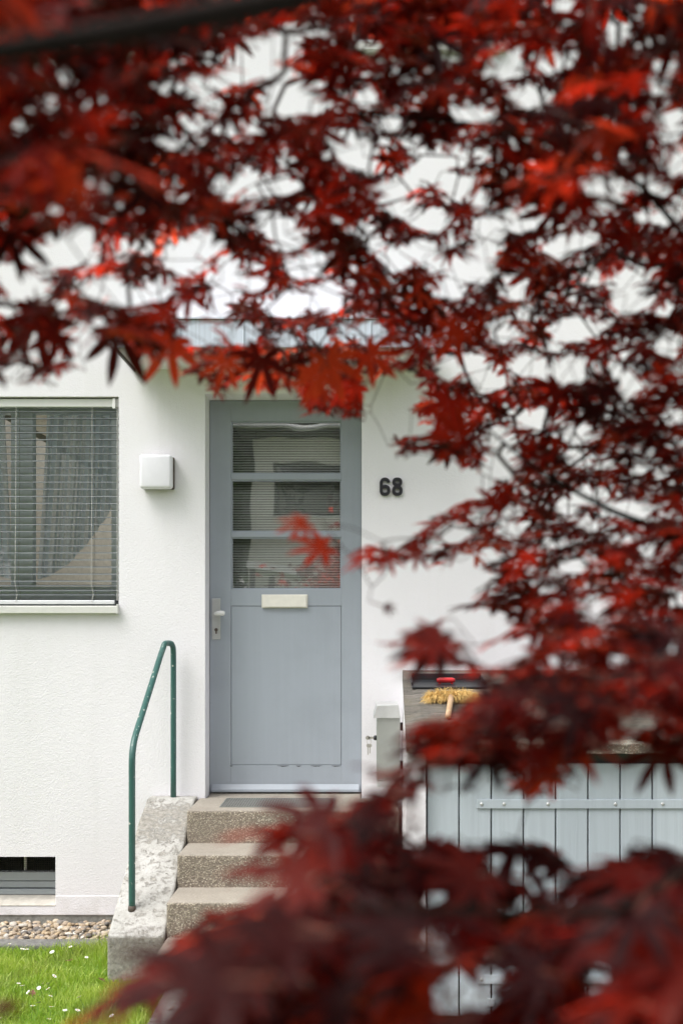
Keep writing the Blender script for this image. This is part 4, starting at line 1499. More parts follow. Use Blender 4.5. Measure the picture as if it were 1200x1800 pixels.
GAPS = [(75, 117, 25, 14), (116, 138, 14, 16), (179, 167, 11, 11), (60, 194, 11, 11), (97, 185, 12, 14), (154, 185, 9, 9), (36, 220, 14, 14), (106, 235, 12, 14), (160, 236, 9, 9),
        (312, 108, 16, 14), (372, 105, 15, 13), (430, 118, 30, 32), (462, 90, 28, 25), (482, 127, 26, 26), (507, 75, 20, 32), (562, 54, 13, 12), (529, 49, 10, 10), (395, 145, 22, 15),
        (350, 155, 20, 25), (300, 155, 22, 14), (375, 189, 18, 13), (495, 185, 30, 35), (507, 160, 18, 16), (550, 182, 30, 18), (555, 150, 10, 10), (337, 222, 24, 15), (397, 228, 17, 14),
        (267, 247, 15, 14), (307, 245, 20, 18), (352, 250, 10, 10), (325, 260, 10, 10), (467, 218, 9, 9), (442, 228, 12, 10), (590, 240, 14, 18), (502, 285, 11, 11), (575, 270, 9, 9),
        (315, 335, 18, 22), (397, 328, 18, 22), (432, 308, 22, 14), (462, 328, 18, 17), (505, 328, 28, 15), (227, 325, 13, 15), (202, 315, 11, 9), (187, 340, 11, 12), (160, 320, 8, 8),
        (100, 374, 10, 12), (10, 390, 10, 10), (190, 382, 12, 11), (215, 360, 15, 10), (440, 343, 16, 12), (472, 390, 25, 20), (417, 400, 12, 10), (515, 390, 12, 10), (540, 365, 9, 9),
        (590, 387, 9, 9), (505, 422, 26, 22), (105, 425, 20, 14), (147, 420, 22, 22), (115, 452, 30, 20), (80, 452, 20, 24), (47, 452, 12, 16), (10, 480, 20, 20), (35, 500, 28, 22),
        (77, 505, 18, 26), (162, 455, 9, 18), (215, 430, 14, 12), (210, 452, 11, 10), (255, 430, 18, 14), (312, 448, 32, 26), (362, 430, 28, 25), (405, 460, 18, 14), (452, 465, 9, 15),
        (330, 470, 30, 14), (172, 505, 34, 22), (227, 522, 36, 17), (280, 505, 20, 25), (395, 488, 34, 18), (395, 515, 26, 20), (505, 537, 40, 22), (522, 470, 18, 20), (555, 465, 18, 25),
        (570, 525, 30, 30), (450, 500, 20, 12), (340, 550, 36, 14), (380, 548, 25, 14), (17, 540, 24, 20), (107, 537, 16, 12), (130, 570, 14, 10), (150, 585, 16, 14), (172, 566, 9, 9),
        (60, 607, 12, 22), (38, 567, 9, 9), (20, 607, 12, 12), (30, 655, 28, 14), (95, 627, 9, 9), (350, 588, 40, 22), (425, 588, 30, 20), (500, 600, 16, 12), (560, 592, 22, 16), (400, 648, 26, 9), (655, 674, 22, 10), (705, 662, 24, 14), (320, 640, 16, 9),
        (615, 62, 11, 11), (645, 83, 22, 12), (787, 95, 18, 12), (992, 10, 20, 14), (1085, 50, 24, 38), (1140, 75, 22, 14), (1182, 90, 12, 12), (1165, 118, 16, 15), (1160, 150, 13, 13),
        (890, 115, 30, 25), (862, 135, 10, 14), (957, 115, 22, 17), (997, 100, 20, 18), (932, 168, 36, 22), (642, 175, 20, 16), (682, 216, 20, 17), (712, 140, 10, 14), (670, 250, 11, 11),
        (825, 202, 40, 16), (910, 246, 22, 10), (847, 272, 13, 13), (727, 255, 14, 14), (757, 290, 32, 32), (802, 277, 14, 20), (620, 265, 30, 30), (655, 295, 20, 15), (715, 320, 24, 28),
        (672, 340, 17, 20), (702, 365, 18, 20), (800, 320, 32, 14), (797, 345, 20, 12), (845, 352, 14, 15), (755, 387, 36, 20), (640, 402, 14, 14), (855, 410, 30, 26), (905, 387, 22, 22),
        (945, 390, 26, 14), (657, 430, 17, 14), (697, 452, 28, 26), (742, 440, 24, 16), (760, 462, 18, 16), (790, 425, 14, 14), (855, 440, 28, 12), (805, 477, 24, 28), (790, 507, 30, 22),
        (850, 477, 22, 22), (902, 505, 28, 30), (985, 435, 34, 22), (1025, 420, 26, 18), (1045, 330, 17, 16), (1087, 335, 18, 18), (1060, 365, 11, 11), (1130, 378, 14, 12), (1165, 385, 22, 10),
        (1177, 220, 22, 34), (1190, 285, 18, 28), (1097, 275, 11, 11), (1135, 325, 20, 14), (1165, 335, 13, 11), (1190, 365, 12, 20), (1037, 485, 20, 22), (1095, 495, 25, 28),
        (1130, 480, 24, 18), (1100, 535, 30, 26), (1170, 547, 16, 13), (1137, 530, 10, 14), (1000, 520, 16, 12), (1007, 582, 55, 25), (1052, 567, 30, 10), (1175, 605, 30, 28),
        (880, 582, 20, 22), (917, 547, 13, 18), (975, 607, 14, 14), (607, 580, 12, 25), (650, 587, 22, 22), (707, 620, 14, 18), (672, 625, 10, 10), (785, 645, 22, 24), (830, 640, 18, 18),
        (857, 665, 34, 24), (915, 640, 18, 26), (945, 645, 16, 26), (1000, 650, 36, 32), (1095, 625, 20, 10), (1075, 650, 16, 18), (1105, 675, 22, 26), (1195, 650, 14, 14),
        (880, 815, 30, 30), (1015, 765, 30, 25), (1015, 805, 30, 20), (1085, 740, 12, 12), (1185, 735, 30, 14), (1195, 770, 20, 16), (1137, 795, 20, 8), (1125, 822, 12, 16),
        (1160, 832, 12, 12), (1035, 870, 36, 20), (997, 890, 14, 22), (1070, 895, 28, 18), (1112, 900, 30, 24), (1040, 920, 22, 18), (1185, 902, 16, 16), (1067, 820, 16, 8), (900, 930, 24, 18),
        (970, 955, 18, 12), (862, 977, 16, 14), (1007, 995, 26, 18), (967, 1007, 14, 12), (1045, 1070, 30, 28), (1062, 1000, 16, 14), (1100, 945, 12, 12), (1140, 970, 16, 22),
        (1190, 1050, 16, 22), (960, 1037, 14, 10), (835, 1100, 60, 30), (870, 1150, 50, 22), (820, 1145, 15, 15), (920, 1137, 12, 22), (985, 1165, 28, 10), (1080, 1165, 20, 8),
        (1180, 1140, 12, 12), (950, 735, 16, 24), (920, 735, 18, 22), (880, 770, 30, 20), (905, 900, 20, 10), (850, 905, 20, 14), (800, 935, 26, 20), (760, 960, 24, 12),
        (905, 1589, 28, 16), (955, 1552, 26, 16), (987, 1590, 18, 13), (890, 1522, 24, 15), (770, 1659, 22, 25), (760, 1579, 14, 14), (837, 1743, 40, 35), (765, 1739, 15, 20), (790, 1768, 18, 20),
        (1050, 1710, 14, 14), (1108, 1705, 28, 12), (1040, 1736, 18, 16), (1156, 1748, 18, 10), (1190, 1787, 15, 15), (828, 1637, 28, 10), (725, 1420, 18, 18), (735, 1472, 14, 14),
        (716, 1453, 14, 16), (780, 1362, 30, 16), (765, 1415, 26, 16), (823, 1468, 30, 20), (1120, 1270, 30, 14), (980, 1255, 26, 12), (530, 1545, 20, 10), (450, 1620, 16, 10)]
CELL = 4
GW, GH = 1360 // CELL, 1960 // CELL       # covers -80..1280, -80..1880
gxs = -80 + (np.arange(GW) + 0.5) * CELL
gys = -80 + (np.arange(GH) + 0.5) * CELL
GXX, GYY = np.meshgrid(gxs, gys)


def poly_mask(poly):
    inside = np.zeros(GXX.shape, bool)
    n = len(poly)
    for i in range(n):
        (xa, ya), (xb_, yb_) = poly[i], poly[(i + 1) % n]
        if ya == yb_:
            continue
        cond = ((ya > GYY) != (yb_ > GYY)) & (GXX < (xb_ - xa) * (GYY - ya) / (yb_ - ya) + xa)
        inside ^= cond
    return inside


MIDDLE = [(690, 1300), (745, 1262), (840, 1265), (900, 1320), (1000, 1330), (990, 1385), (930, 1398), (895, 1385), (880, 1350), (840, 1350), (830, 1395), (780, 1375), (735, 1390), (700, 1372), (735, 1330)]
MASK = poly_mask(MAIN) | poly_mask(LOWER) | poly_mask(MIDDLE)
GAPM = np.zeros(GXX.shape, bool)
for (gx_, gy_, rx_, ry_) in GAPS:
    if gy_ > 1340:
        rx_, ry_ = rx_ * 1.15, ry_ * 1.15      # near leaves are far out of focus
    if gx_ > 900 and 400 < gy_ < 1150:
        rx_, ry_ = rx_ * 0.82, ry_ * 0.82
    GAPM |= ((GXX - gx_) / (rx_ * 0.96 + 1)) ** 2 + ((GYY - gy_) / (ry_ * 0.96 + 1)) ** 2 < 1

DEPTH = np.array([(0, 0, .82), (150, 300, .85), (300, 100, 1.0), (450, 150, 1.2), (250, 450, 1.25), (60, 580, 1.3), (200, 580, 1.25), (450, 650, 1.6), (600, 650, 1.6), (600, 300, 1.25),
                  (750, 380, 1.35), (900, 150, 1.15), (1150, 50, 1.0), (1050, 250, 1.05), (1100, 500, 1.35), (850, 700, 1.55), (1000, 900, 1.45), (1150, 1000, 1.25), (800, 1000, 1.45), (750, 1150, 1.0),
                  (1000, 1220, .92), (1150, 1200, .95), (850, 1300, .85), (700, 1380, .78), (900, 1370, 1.1), (1130, 1370, 1.0), (600, 1450, .7), (800, 1520, .62), (1100, 1560, .62), (500, 1550, .6),
                  (400, 1650, .52), (700, 1700, .48), (1100, 1700, .52), (250, 1750, .45), (850, 1450, .75)])


DEPTH[DEPTH[:, 1] > 1400, 2] *= 1.42
DEPTH[(DEPTH[:, 1] < 1100) & (DEPTH[:, 0] > 240), 2] *= 1.12


def depth_at(px, py):
    w_ = 1.0 / (((DEPTH[:, 0] - px) ** 2 + (DEPTH[:, 1] - py) ** 2) + 900) ** 1.6
    return float((w_ * DEPTH[:, 2]).sum() / w_.sum())


def frame_from(n_, t_):
    n_ = n_ / np.linalg.norm(n_)
    t_ = t_ - n_ * (t_ @ n_)
    t_ = t_ / np.linalg.norm(t_)
    x_ = np.cross(t_, n_)
    return np.stack([x_, t_, n_], 0)      # rows: local x, y, z in world


def rand_frame(rs, px, py):
    """blades lie in loose flat layers turned to the light, their tips drooping outwards"""
    up = np.array([0, 0, 1.0])
    tocam = np.array([0, -1.0, 0])
    if py > 1330:
        n_ = up + tocam * rs.normal(0.48, 0.22) + rs.normal(0, 0.18, 3)
        t_ = np.array([rs.normal(-0.75, 0.45), rs.normal(-0.25, 0.5), rs.normal(-0.3, 0.22)])
    elif py > 720 and px > 560:
        n_ = up + tocam * rs.normal(0.1 if py < 1100 else 0.4, 0.4) + rs.normal(0, 0.28, 3)
        t_ = np.array([rs.normal(-0.65, 0.55), rs.normal(-0.1, 0.5), rs.normal(-0.4, 0.3)])
    else:
        sgn = -1.0 if rs.rand() < 0.6 else 1.0          # underside or upper side to the camera
        n_ = up * 0.75 + tocam * sgn * rs.uniform(0.2, 0.9) + rs.normal(0, 0.33, 3)
        t_ = np.array([rs.normal(-0.2, 0.8), rs.normal(0.1, 0.5), rs.normal(-0.7, 0.4)])
    return frame_from(n_, t_)


def pose(base, fr, size, droop, pts_):
    loc = pts_[:, :3].copy()
    loc[:, 2] -= droop * pts_[:, 3] ** 2
    return base + (loc * size) @ fr


def project(w_):
    d = w_[:, 1] - CAMY
    return PX0 + w_[:, 0] * FPX / d, PY0 - (w_[:, 2] - EYE) * FPX / d


rs = np.random.RandomState(77)
cover = np.zeros(GXX.shape, np.int16)
fit = MASK & ~GAPM
LAYER = np.array([1.0, -0.05, -0.15, -0.25, -0.3])
VAL = np.where(fit, 1.0, np.where(GAPM & MASK, -2.2, -1.5))
leaves = []          # base, frame, size, droop, tint


def TINT():
    return float(rs.beta(1.05, 1.55))


def try_leaf(px, py, dd, cands, thr, size_rng=(0.045, 0.068), fixed=None, tint=None):
    best, bs_ = None, -9
    for _ in range(cands):
        fr = fixed(rs) if fixed else rand_frame(rs, px, py)
        size = rs.uniform(*size_rng)
        droop = rs.uniform(0.05, 0.38)
        # aim the middle of the blade at the wanted spot
        ctr = np.array([(px - PX0) * dd / FPX, CAMY + dd, EYE - (py - PY0) * dd / FPX])
        off = rs.uniform(-0.35, 0.75)
        base = ctr - fr[1] * size * off
        x_, y_ = project(pose(base, fr, size, droop, SMP))
        ix = np.clip(((x_ + 80) / CELL).astype(int), 0, GW - 1)
        iy = np.clip(((y_ + 80) / CELL).astype(int), 0, GH - 1)
        sc = VAL[iy, ix].mean()
        if sc > bs_:
            bs_, best = sc, (base, fr, size, droop, iy, ix)
    if best is None or bs_ < thr:
        return False
    base, fr, size, droop, iy, ix = best
    cover[iy, ix] += 1
    ok_ = fit[iy, ix]
    VAL[iy[ok_], ix[ok_]] = LAYER[np.minimum(cover[iy[ok_], ix[ok_]], 4)]
    leaves.append((base, fr, size, droop, tint if tint is not None else TINT()))
    return True


def facing(tx, tz, lean=0.35, under=True):      # lean: how far the blade lies flat
    def f(rs_):
        n_ = np.array([0, (1 if under else -1) * 1.0, lean]) + rs_.normal(0, 0.15, 3)
        t_ = np.array([tx, 0.05, tz]) + rs_.normal(0, 0.18, 3)
        return frame_from(n_, t_)
    return f


# single leaves that stand out against the wall and the door
HERO = [(590, 668, 1.62, (0.35, -1), .95, 0.072), (455, 640, 1.55, (-0.2, -1), .25, 0.070), (300, 598, 1.45, (-0.5, -0.8), .85, 0.062), (75, 610, 1.35, (-0.1, -1), .3, 0.066),
        (200, 575, 1.3, (0.25, -1), .1, 0.066), (770, 768, 1.5, (-1, -0.15), .75, 0.064), (795, 690, 1.5, (-0.7, -0.5), .6, 0.056), (530, 920, 1.25, (-1, -0.05), .9, 0.036),
        (545, 965, 1.3, (-1, -0.35), .8, 0.044), (690, 1000, 1.4, (0.3, -1), .6, 0.030), (745, 990, 1.45, (0.4, -0.8), .5, 0.03), (735, 1140, 1.0, (-1, -0.4), .2, 0.050), (1130, 1372, 1.05, (-0.1, -0.9), .15, 0.050),
        (915, 1372, 1.1, (-1, -0.5), .8, 0.044), (815, 1250, .85, (-1, 0.1), .15, 0.05), (540, 700, 1.55, (-0.3, -1), .9, 0.05), (385, 670, 1.5, (-0.6, -1), .9, 0.045), (680, 650, 1.6, (0.7, -0.5), .85, 0.055),
        (480, 1470, .75, (-1, -0.2), .5, 0.06), (430, 1530, .62, (-1, 0.05), .7, 0.05), (250, 1735, .45, (-1, -0.42), .2, 0.062), (385, 1650, .52, (-0.9, -0.3), .2, 0.06),
        (10, 1770, .8, (0.6, -0.5), .3, 0.018), (690, 1072, 1.3, (0.7, -0.3), .3, 0.014), (1190, 760, 1.3, (-1, -0.1), .7, 0.06), (870, 880, 1.4, (-0.8, 0.4), .5, 0.04)]
for (px, py, dd, (tx, tz), tn, sz) in HERO:
    try_leaf(px, py, dd, 12, -9, (sz * 0.95, sz * 1.05), facing(tx, tz, 1.5 if (sz in (0.036, 0.044) or py > 1400) else 0.35, py < 1100), tn)

tgt = fit.sum()
for rnd in range(12000):
    if rnd % 10 == 0:
        un = np.argwhere(fit & (cover == 0))
        if len(un) < tgt * 0.045:
            break
    iy, ix = un[rs.randint(len(un))]
    if cover[iy, ix]:
        continue
    px, py = gxs[ix], gys[iy]
    dd = depth_at(px, py) * rs.uniform(0.86, 1.22)
    thr = 0.30 if rnd < 2600 else (0.10 if rnd < 6000 else -0.02)
    sr = (0.038, 0.060) if rnd < 2600 else ((0.034, 0.054) if rnd < 6000 else (0.027, 0.042))
    if py > 1480:
        sr = (sr[0] * 1.3, sr[1] * 1.3)
    try_leaf(px, py, dd, 14, thr, sr)
n_first = len(leaves)
# a second layer behind and before the first
LAYER = np.array([1.0, 0.8, 0.35, 0.0, -0.2])
VAL = np.where(fit, LAYER[np.minimum(cover, 4)], np.where(GAPM & MASK, -1.6, -1.3))
one = np.argwhere(fit & (cover <= 1))
for rnd in range(3600):
    iy, ix = one[rs.randint(len(one))]
    if cover[iy, ix] > 1:
        continue
    px, py = gxs[ix], gys[iy]
    try_leaf(px, py, depth_at(px, py) * rs.uniform(0.9, 1.25), 14, 0.06, (0.036, 0.060))
near = np.argwhere(fit & (cover <= 2) & (((GYY < 420) & (GXX < 330)) | (GYY < 70) | (GYY > 1560)))
LAYER = np.array([1.0, 0.9, 0.6, 0.0, -0.1])
VAL = np.where(fit, LAYER[np.minimum(cover, 4)], np.where(GAPM & MASK, -1.6, -1.3))
for rnd in range(500):
    iy, ix = near[rs.randint(len(near))]
    if cover[iy, ix] > 2:
        continue
    px, py = gxs[ix], gys[iy]
    k_ = 1.4 if py > 1480 else 1.0
    try_leaf(px, py, depth_at(px, py) * rs.uniform(1.0, 1.3), 14, 0.1, (0.042 * k_, 0.064 * k_))
print('LEAVES', n_first, len(leaves), 'uncovered', float((fit & (cover == 0)).sum() / tgt), 'mean', float(cover[fit].mean()))
# the rest of the crown outside the picture
for k in range(700):
    side = rs.rand()
    if side < 0.45:
        px, py = rs.uniform(-300, 1700), rs.uniform(-420, -120)
    elif side < 0.8:
        px, py = rs.uniform(1330, 1900), rs.uniform(-300, 2000)
    else:
        px, py = rs.uniform(-550, -130), rs.uniform(-400, 640)
    dd = depth_at(np.clip(px, 0, 1200), np.clip(py, 0, 1700)) * rs.uniform(0.8, 1.5)
    base = np.array([(px - PX0) * dd / FPX, CAMY + dd, EYE - (py - PY0) * dd / FPX])
    leaves.append((base, rand_frame(rs, px, py), rs.uniform(0.045, 0.066), rs.uniform(0.05, 0.38), TINT()))
for k in range(1100):
    base = np.array([rs.uniform(0.0, 1.7), rs.uniform(-7.0, -4.2), rs.uniform(2.5, 3.3)])
    leaves.append((base, rand_frame(rs, 0, 0), rs.uniform(0.045, 0.066), rs.uniform(0.05, 0.38), TINT()))

TRUNK = Vector((0.86, -4.62, GZ))
maple = thing('japanese_maple', 'dark red japanese maple with star shaped leaves hanging before the house', 'tree', TRUNK)


def pxd(px, py, d):
    return Vector(((px - PX0) * d / FPX, CAMY + d, EYE - (py - PY0) * d / FPX))


fork = Vector((0.80, -4.68, 1.05))
limbs = [
    # top limb, the thick dark one at the upper left of the photo
    ([fork, Vector((0.72, -4.75, 1.7)), Vector((0.5, -4.85, 2.2)), pxd(720, -70, .95), pxd(520, -5, .72), pxd(300, 40, .60), pxd(100, 75, .53), pxd(-60, 100, .50), pxd(-300, 150, .46)], 0.013, 0.004),
    ([fork, Vector((0.66, -4.6, 1.55)), Vector((0.52, -4.62, 1.85)), pxd(1130, 330, 1.4), pxd(900, 230, 1.36), pxd(600, 200, 1.3), pxd(420, 260, 1.3)], 0.0065, 0.0014),
    ([fork, Vector((0.66, -4.75, 1.25)), pxd(1220, 960, 1.4), pxd(1080, 900, 1.42), pxd(950, 830, 1.45), pxd(840, 740, 1.5)], 0.009, 0.0012),
    ([Vector((0.82, -4.66, 0.8)), Vector((0.72, -4.95, 1.05)), pxd(1300, 1500, .85), pxd(1080, 1600, .68), pxd(820, 1600, .62), pxd(560, 1600, .58), pxd(380, 1660, .52)], 0.0045, 0.0012),
    ([Vector((0.82, -4.66, 0.9)), Vector((0.66, -4.9, 1.2)), pxd(1250, 1180, 1.0), pxd(1050, 1200, .95), pxd(880, 1230, .9)], 0.0045, 0.0012),
    ([fork, Vector((0.86, -4.7, 1.8)), Vector((0.75, -4.9, 2.4)), Vector((0.7, -5.2, 2.75)), Vector((0.6, -5.6, 2.95))], 0.02, 0.005),
]
MB().tube(smooth_path([TRUNK - Vector((0, 0, .1)), TRUNK + Vector((0.0, 0, 0.12)), Vector((0.84, -4.64, 0.5)), Vector((0.82, -4.66, 0.85)), fork + Vector((0, 0, .02))]),
          [0.075, 0.07, 0.062, 0.056, 0.053, 0.05, 0.048, 0.046, 0.045, 0.043, 0.042, 0.041, 0.04, 0.038, 0.037, 0.036, 0.034], 14).build('trunk', M['bark'], maple, smooth=True)
nodes, par, own_r = [], [], []
for (pts_, r0, r1) in limbs:
    sp = smooth_path(pts_, 9)
    rads = [r0 + (r1 - r0) * (i / (len(sp) - 1)) ** 0.8 for i in range(len(sp))]
    MB().tube(sp, rads, 9).build('branch', M['bark'], maple, smooth=True)
    for i, p in enumerate(sp):
        if i >= 9:
            nodes.append(np.array(p))
            par.append(-1)
# twigs: every leaf stalk joins the nearest wood already grown
att = np.array([l[0] - l[1][1] * 0.022 - l[1][2] * 0.004 for l in leaves])
NN = np.array(nodes)
best_d = np.full(len(att), 1e9)
best_i = np.zeros(len(att), int)
for i in range(len(NN)):
    d_ = np.linalg.norm(att - NN[i], axis=1)
    m_ = d_ < best_d
    best_d[m_] = d_[m_]
    best_i[m_] = i
nodes = [np.array(n_) for n_ in nodes]
todo = np.ones(len(att), bool)
edges = []
for _ in range(len(att)):
    k = int(np.argmin(np.where(todo, best_d, 1e9)))
    todo[k] = False
    p0, p1 = nodes[best_i[k]], att[k]
    L = np.linalg.norm(p1 - p0)
    n_ = max(1, int(L / 0.03))
    prev = best_i[k]
    for j in range(1, n_ + 1):
        t = j / n_
        q = p0 + (p1 - p0) * t
        if j < n_:
            q = q + rs.normal(0, 0.0022, 3) + np.array([0, 0, 0.05 * L * math.sin(math.pi * t)])
        nodes.append(q)
        par.append(prev)
        prev = len(nodes) - 1
        d_ = np.linalg.norm(att - q, axis=1)
        m_ = d_ < best_d
        best_d[m_] = d_[m_]
        best_i[m_] = prev
cnt = np.ones(len(nodes))
for i in range(len(nodes) - 1, -1, -1):
    if par[i] >= 0:
        cnt[par[i]] += cnt[i]
seg = 5
ang = 2 * np.pi * np.arange(seg) / seg
A, B_, RA, RB = [], [], [], []
for i in range(len(nodes)):
    if par[i] >= 0:
        A.append(nodes[par[i]]); B_.append(nodes[i])
        rb = 0.00040 + 0.00016 * min(cnt[i], 300) ** 0.5
        ra = rb * 1.05
        RA.append(ra); RB.append(rb)
A, B_, RA, RB = np.array(A), np.array(B_), np.array(RA), np.array(RB)
T_ = B_ - A
T_ /= np.linalg.norm(T_, axis=1)[:, None] + 1e-9
ref = np.where(np.abs(T_[:, [2]]) < 0.9, np.array([[0, 0, 1.0]]), np.array([[1.0, 0, 0]]))
U_ = np.cross(T_, ref); U_ /= np.linalg.norm(U_, axis=1)[:, None]
W_ = np.cross(T_, U_)
ringv = U_[:, None, :] * np.cos(ang)[None, :, None] + W_[:, None, :] * np.sin(ang)[None, :, None]
VV = np.stack([A[:, None, :] + ringv * RA[:, None, None], B_[:, None, :] + ringv * RB[:, None, None]], 1).reshape(-1, 3)
bf = np.array([(k, (k + 1) % seg, seg + (k + 1) % seg, seg + k) for k in range(seg)])
FF = (np.arange(len(A)) * 2 * seg)[:, None, None] + bf[None]
np_mesh('twigs', VV, FF.ravel(), np.full(len(A) * seg, 4), M['twig'], maple)

# the blades themselves, with a short red stalk each
nV = len(LV)
lf_flat = np.array([i for f in LF for i in f])
lf_cnt = np.array([len(f) for f in LF])
AV, AF, AT = [], [], []
for k, (base, fr, size, droop, tn) in enumerate(leaves):
    q = LV.copy()
    q[:, 0] *= rs.uniform(0.9, 1.1)
    curl = rs.normal(0, 0.10)
    q[:, 2] += curl * q[:, 0] * q[:, 3] + rs.normal(0, 0.05) * np.sin(q[:, 0] * 5 + rs.uniform(0, 6)) * q[:, 3]
    AV.append(pose(base, fr, size, droop, q))
    AF.append(lf_flat + k * nV)
    AT.append(np.full(nV, tn))
lo_ = np_mesh('foliage', np.concatenate(AV), np.concatenate(AF), np.tile(lf_cnt, len(leaves)), M['leaf'], maple)
at = lo_.data.attributes.new('tint', 'FLOAT', 'POINT')
at.data.foreach_set('value', np.concatenate(AT).astype(np.float32))
sv, sf = [], []
b = MB()
for (base, fr, size, droop, tn) in leaves:
    p0 = base - fr[1] * 0.022 - fr[2] * 0.004
    b.tube([p0, base], [0.0006, 0.0009], 4, cap=False)
b.build('leaf_stalks', M['dead'], maple, fix=False)


# fallen maple leaves on the grass by the cheek wall
lv = LV.copy()
lv[:, 2] += 0.25 * lv[:, 3] ** 2 * np.sin(lv[:, 0] * 4)
base_leaf = None
for k, (px, py) in enumerate(FALLEN):
    g_ = ground_at(px, py, 0.0 if px > 270 else 0.006)
    if base_leaf is None:
        base_leaf = np_mesh('fallen_leaf', lv[:, :3] * 0.026, lf_flat, lf_cnt, M['dead'])
        o = base_leaf
    else:
        o = base_leaf.copy()
        COL.objects.link(o)
    o.location = g_ + Vector((0, 0, 0.004))
    o.rotation_euler = (rr.uniform(-.4, .4), rr.uniform(-.4, .4), rr.uniform(0, 6.28))
    tag(o, 'small dry red maple leaf fallen on the ground near the steps', 'leaf', 'fallen leaves by the steps')

# ------------------------------------------------------------------ across the road (seen mirrored in the glass)
def leafy(name, centre, radii, n, size, mat, parent, seed):
    r_ = np.random.RandomState(seed)
    c = []
    k = 0
    blobs = [(r_.normal(0, 0.45, 3), r_.uniform(0.35, 0.6)) for _ in range(16)]
    while len(c) < n:
        bc, br_ = blobs[r_.randint(len(blobs))]
        v = r_.normal(0, 1, 3)
        v = v / np.linalg.norm(v) * br_ * r_.uniform(0.6, 1.0)
        p = bc + v
        c.append(p)
    c = np.array(c) * np.array(radii) + np.array(centre)
    c[:, 2] = np.maximum(c[:, 2], 0.05)
    n_ = len(c)
    u = r_.normal(0, 1, (n_, 3)); u /= np.linalg.norm(u, axis=1)[:, None]
    w = np.cross(u, r_.normal(0, 1, (n_, 3))); w /= np.linalg.norm(w, axis=1)[:, None]
    s = r_.uniform(0.6, 1.3, n_)[:, None] * size
    V = np.stack([c - u * s, c + w * s * .45, c + u * s, c - w * s * .45], 1).reshape(-1, 3)
    F = np.arange(n_ * 4)
    o = np_mesh(name, V, F, np.full(n_, 4), mat, parent, smooth=False)
    at = o.data.attributes.new('tint', 'FLOAT', 'POINT')
    at.data.foreach_set('value', np.repeat(r_.rand(n_), 4).astype(np.float32))
    return o


OY = -17.66


def OX(px):
    return (px - PX0) / 81.25


def OZ(py):
    return EYE + (PY0 - py) / 81.25


oh = thing('opposite_house', 'cream house with dark roof and wide dark window across the road', 'house', (2.5, OY - 4, 0))
oz_e = OZ(772)
ow = (OX(478), OX(478) + 2.6, OZ(905), OZ(810))
ow2 = (3.6, 5.6, OZ(905), OZ(810))
ow3 = (4.0, 5.4, 1.0, 2.3)
x0h, x1h = OX(441), 9.0


def owall():
    # front faces +y
    b_ = wall_with_openings(x0h, x1h, -0.05, oz_e, [ow, ow2, ow3], 0.0, 0.3)
    b_.v = [(p[0], OY - p[1], p[2]) for p in b_.v]
    return b_


owall().build('wall', M['offwhite'], oh, fix=False)
b = MB()
b.box(x0h, x0h + .3, OY - 8, OY - 0.301, -0.05, oz_e)
b.box(x1h - .3, x1h, OY - 8, OY - 0.301, -0.05, oz_e)
b.box(x0h + .301, x1h - .301, OY - 8, OY - 7.7, -0.05, oz_e)
b.box(x0h + .301, x1h - .301, OY - 7.699, OY - 0.301, 2.8, 3.0)
b.build('rear_wall', M['offwhite'], oh)
b = MB()
b.prism([(OY + 0.75, oz_e + 0.02), (OY + 0.75, oz_e + 0.24), (OY - 4, oz_e + 2.2), (OY - 8.6, oz_e + 0.24), (OY - 8.6, oz_e + 0.02)], 'x', x0h - 0.5, x1h + 0.5)
b.build('roof', M['rooftile'], oh)
b = MB()
b.tube([(x0h - 0.5, OY + 0.80, oz_e + 0.09), (x1h + 0.5, OY + 0.80, oz_e + 0.09)], 0.06, 10)
b.build('gutter', M['white'], oh, smooth=True)
for wv in (ow, ow2, ow3):
    b = MB()
    a, c, d, e = wv
    fw = 0.07
    b.box(a, a + fw, OY - 0.2, OY - 0.12, d, e)
    b.box(c - fw, c, OY - 0.2, OY - 0.12, d, e)
    b.box(a + fw, c - fw, OY - 0.2, OY - 0.12, d, d + fw)
    b.box(a + fw, c - fw, OY - 0.2, OY - 0.12, e - fw, e)
    m_ = (a + c) / 2
    b.box(m_ - .05, m_ + .05, OY - 0.2, OY - 0.12, d + fw, e - fw)
    f = b.build('window', M['darkmetal'], oh)
    MB().box(a + fw - .01, c - fw + .01, OY - 0.175, OY - 0.17, d + fw - .01, e - fw + .01).build('pane', M['glass'], f)
    MB().box(a - 0.05, c + 0.05, OY - 0.1, OY + 0.05, d - 0.05, d - 0.001).build('sill', M['sill'], f)
# carport beside the road in front of it
cp = thing('carport', 'dark carport with white sloping roof edge across the road', 'carport', (0.8, OY + 3, 0))
b = MB()
cz0, cz1 = 2.65, 1.95
b.add([(-2.1, OY + 4.2, cz0), (2.6, OY + 4.2, cz1), (2.6, OY + 4.2, cz1 + 0.13), (-2.1, OY + 4.2, cz0 + 0.13),
       (-2.1, OY + 1.2, cz0), (2.6, OY + 1.2, cz1), (2.6, OY + 1.2, cz1 + 0.13), (-2.1, OY + 1.2, cz0 + 0.13)],
      [(0, 1, 2, 3), (4, 7, 6, 5), (0, 4, 5, 1), (3, 2, 6, 7), (0, 3, 7, 4), (1, 5, 6, 2)])
b.build('roof', M['white'], cp)
for xx, zt_ in ((-2.0, cz0 - 0.02), (0.3, 2.27), (2.5, cz1 - 0.005)):
    for yy in (OY + 4.1, OY + 1.3):
        MB().box(xx - .05, xx + .05, yy - .05, yy + .05, -0.06, zt_).build('post', M['darkmetal'], cp)
MB().box(-2.0, 2.5, OY + 1.22, OY + 1.26, -0.06, 1.93).build('back_panel', M['rooftile'], cp)
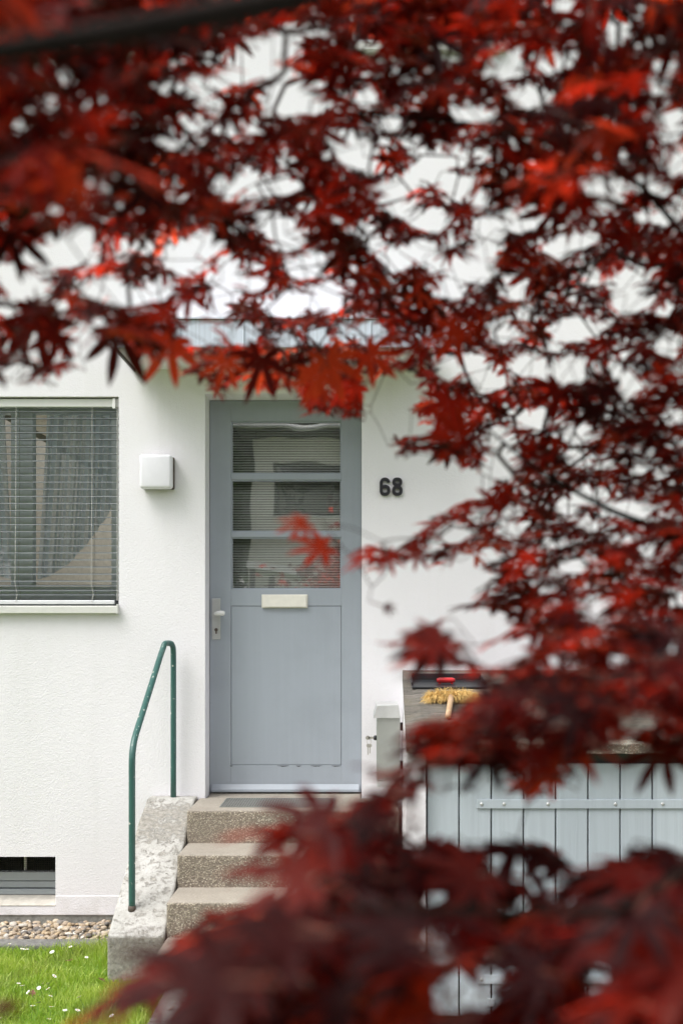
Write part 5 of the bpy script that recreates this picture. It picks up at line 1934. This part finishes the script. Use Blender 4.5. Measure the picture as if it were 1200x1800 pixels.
tr = thing('garden_tree', 'dense green garden tree beside the cream house across the road', 'tree', (-5.2, OY + 2.0, -0.06))
leafy('crown', (-5.7, OY + 2.6, 4.9), (2.0, 1.8, 3.6), 11000, 0.17, M['treeleaf'], tr, 5)
MB().tube([(-5.2, OY + 2.0, -0.1), (-5.25, OY + 2.0, 1.5), (-5.2, OY + 2.0, 3.2)], [0.2, 0.16, 0.1], 10).build('trunk', M['bark'], tr, smooth=True)
tr = thing('garden_tree', 'tall loose green tree left of the cream house across the road', 'tree', (-13.0, OY + 1.0, -0.06))
leafy('crown', (-13.0, OY + 1.0, 4.6), (2.6, 2.4, 3.3), 5200, 0.17, M['treeleaf'], tr, 6)
MB().tube([(-13, OY + 1.0, -0.1), (-13.1, OY + 1.0, 1.6), (-13, OY + 1.0, 3.4)], [0.24, 0.18, 0.1], 10).build('trunk', M['bark'], tr, smooth=True)
tr = thing('garden_tree', 'broad green garden tree standing behind the other trees across the road', 'tree', (-4.7, OY - 4.0, -0.06))
leafy('crown', (-4.8, OY - 4.0, 5.2), (2.5, 2.4, 4.0), 9000, 0.22, M['treeleaf'], tr, 9)
MB().tube([(-4.7, OY - 4.0, -0.1), (-4.8, OY - 4.0, 1.6), (-4.7, OY - 4.0, 3.4)], [0.24, 0.18, 0.1], 10).build('trunk', M['bark'], tr, smooth=True)
hg = thing('hedge', 'clipped dark green hedge along the far side of the road', 'hedge', (-7, -14.2, -0.06))
r_ = np.random.RandomState(8)
n_ = 9000
c = np.stack([r_.uniform(-13, -2.4, n_), -14.2 + r_.uniform(-0.5, 0.5, n_), np.abs(r_.uniform(0, 1.75, n_))], 1)
u = r_.normal(0, 1, (n_, 3)); u /= np.linalg.norm(u, axis=1)[:, None]
w = np.cross(u, r_.normal(0, 1, (n_, 3))); w /= np.linalg.norm(w, axis=1)[:, None]
V = np.stack([c - u * .09, c + w * .045, c + u * .09, c - w * .045], 1).reshape(-1, 3)
o = np_mesh('foliage', V, np.arange(n_ * 4), np.full(n_, 4), M['treeleaf'], hg, smooth=False)
at = o.data.attributes.new('tint', 'FLOAT', 'POINT')
at.data.foreach_set('value', np.repeat(r_.rand(n_), 4).astype(np.float32))
b = MB()
for xx in np.arange(-12.6, -2.5, 0.7):
    b.tube([(xx, -14.2, -0.1), (xx + .05, -14.2, 0.6), (xx, -14.2, 1.3)], [0.03, 0.025, 0.012], 6)
b.build('stems', M['bark'], hg)
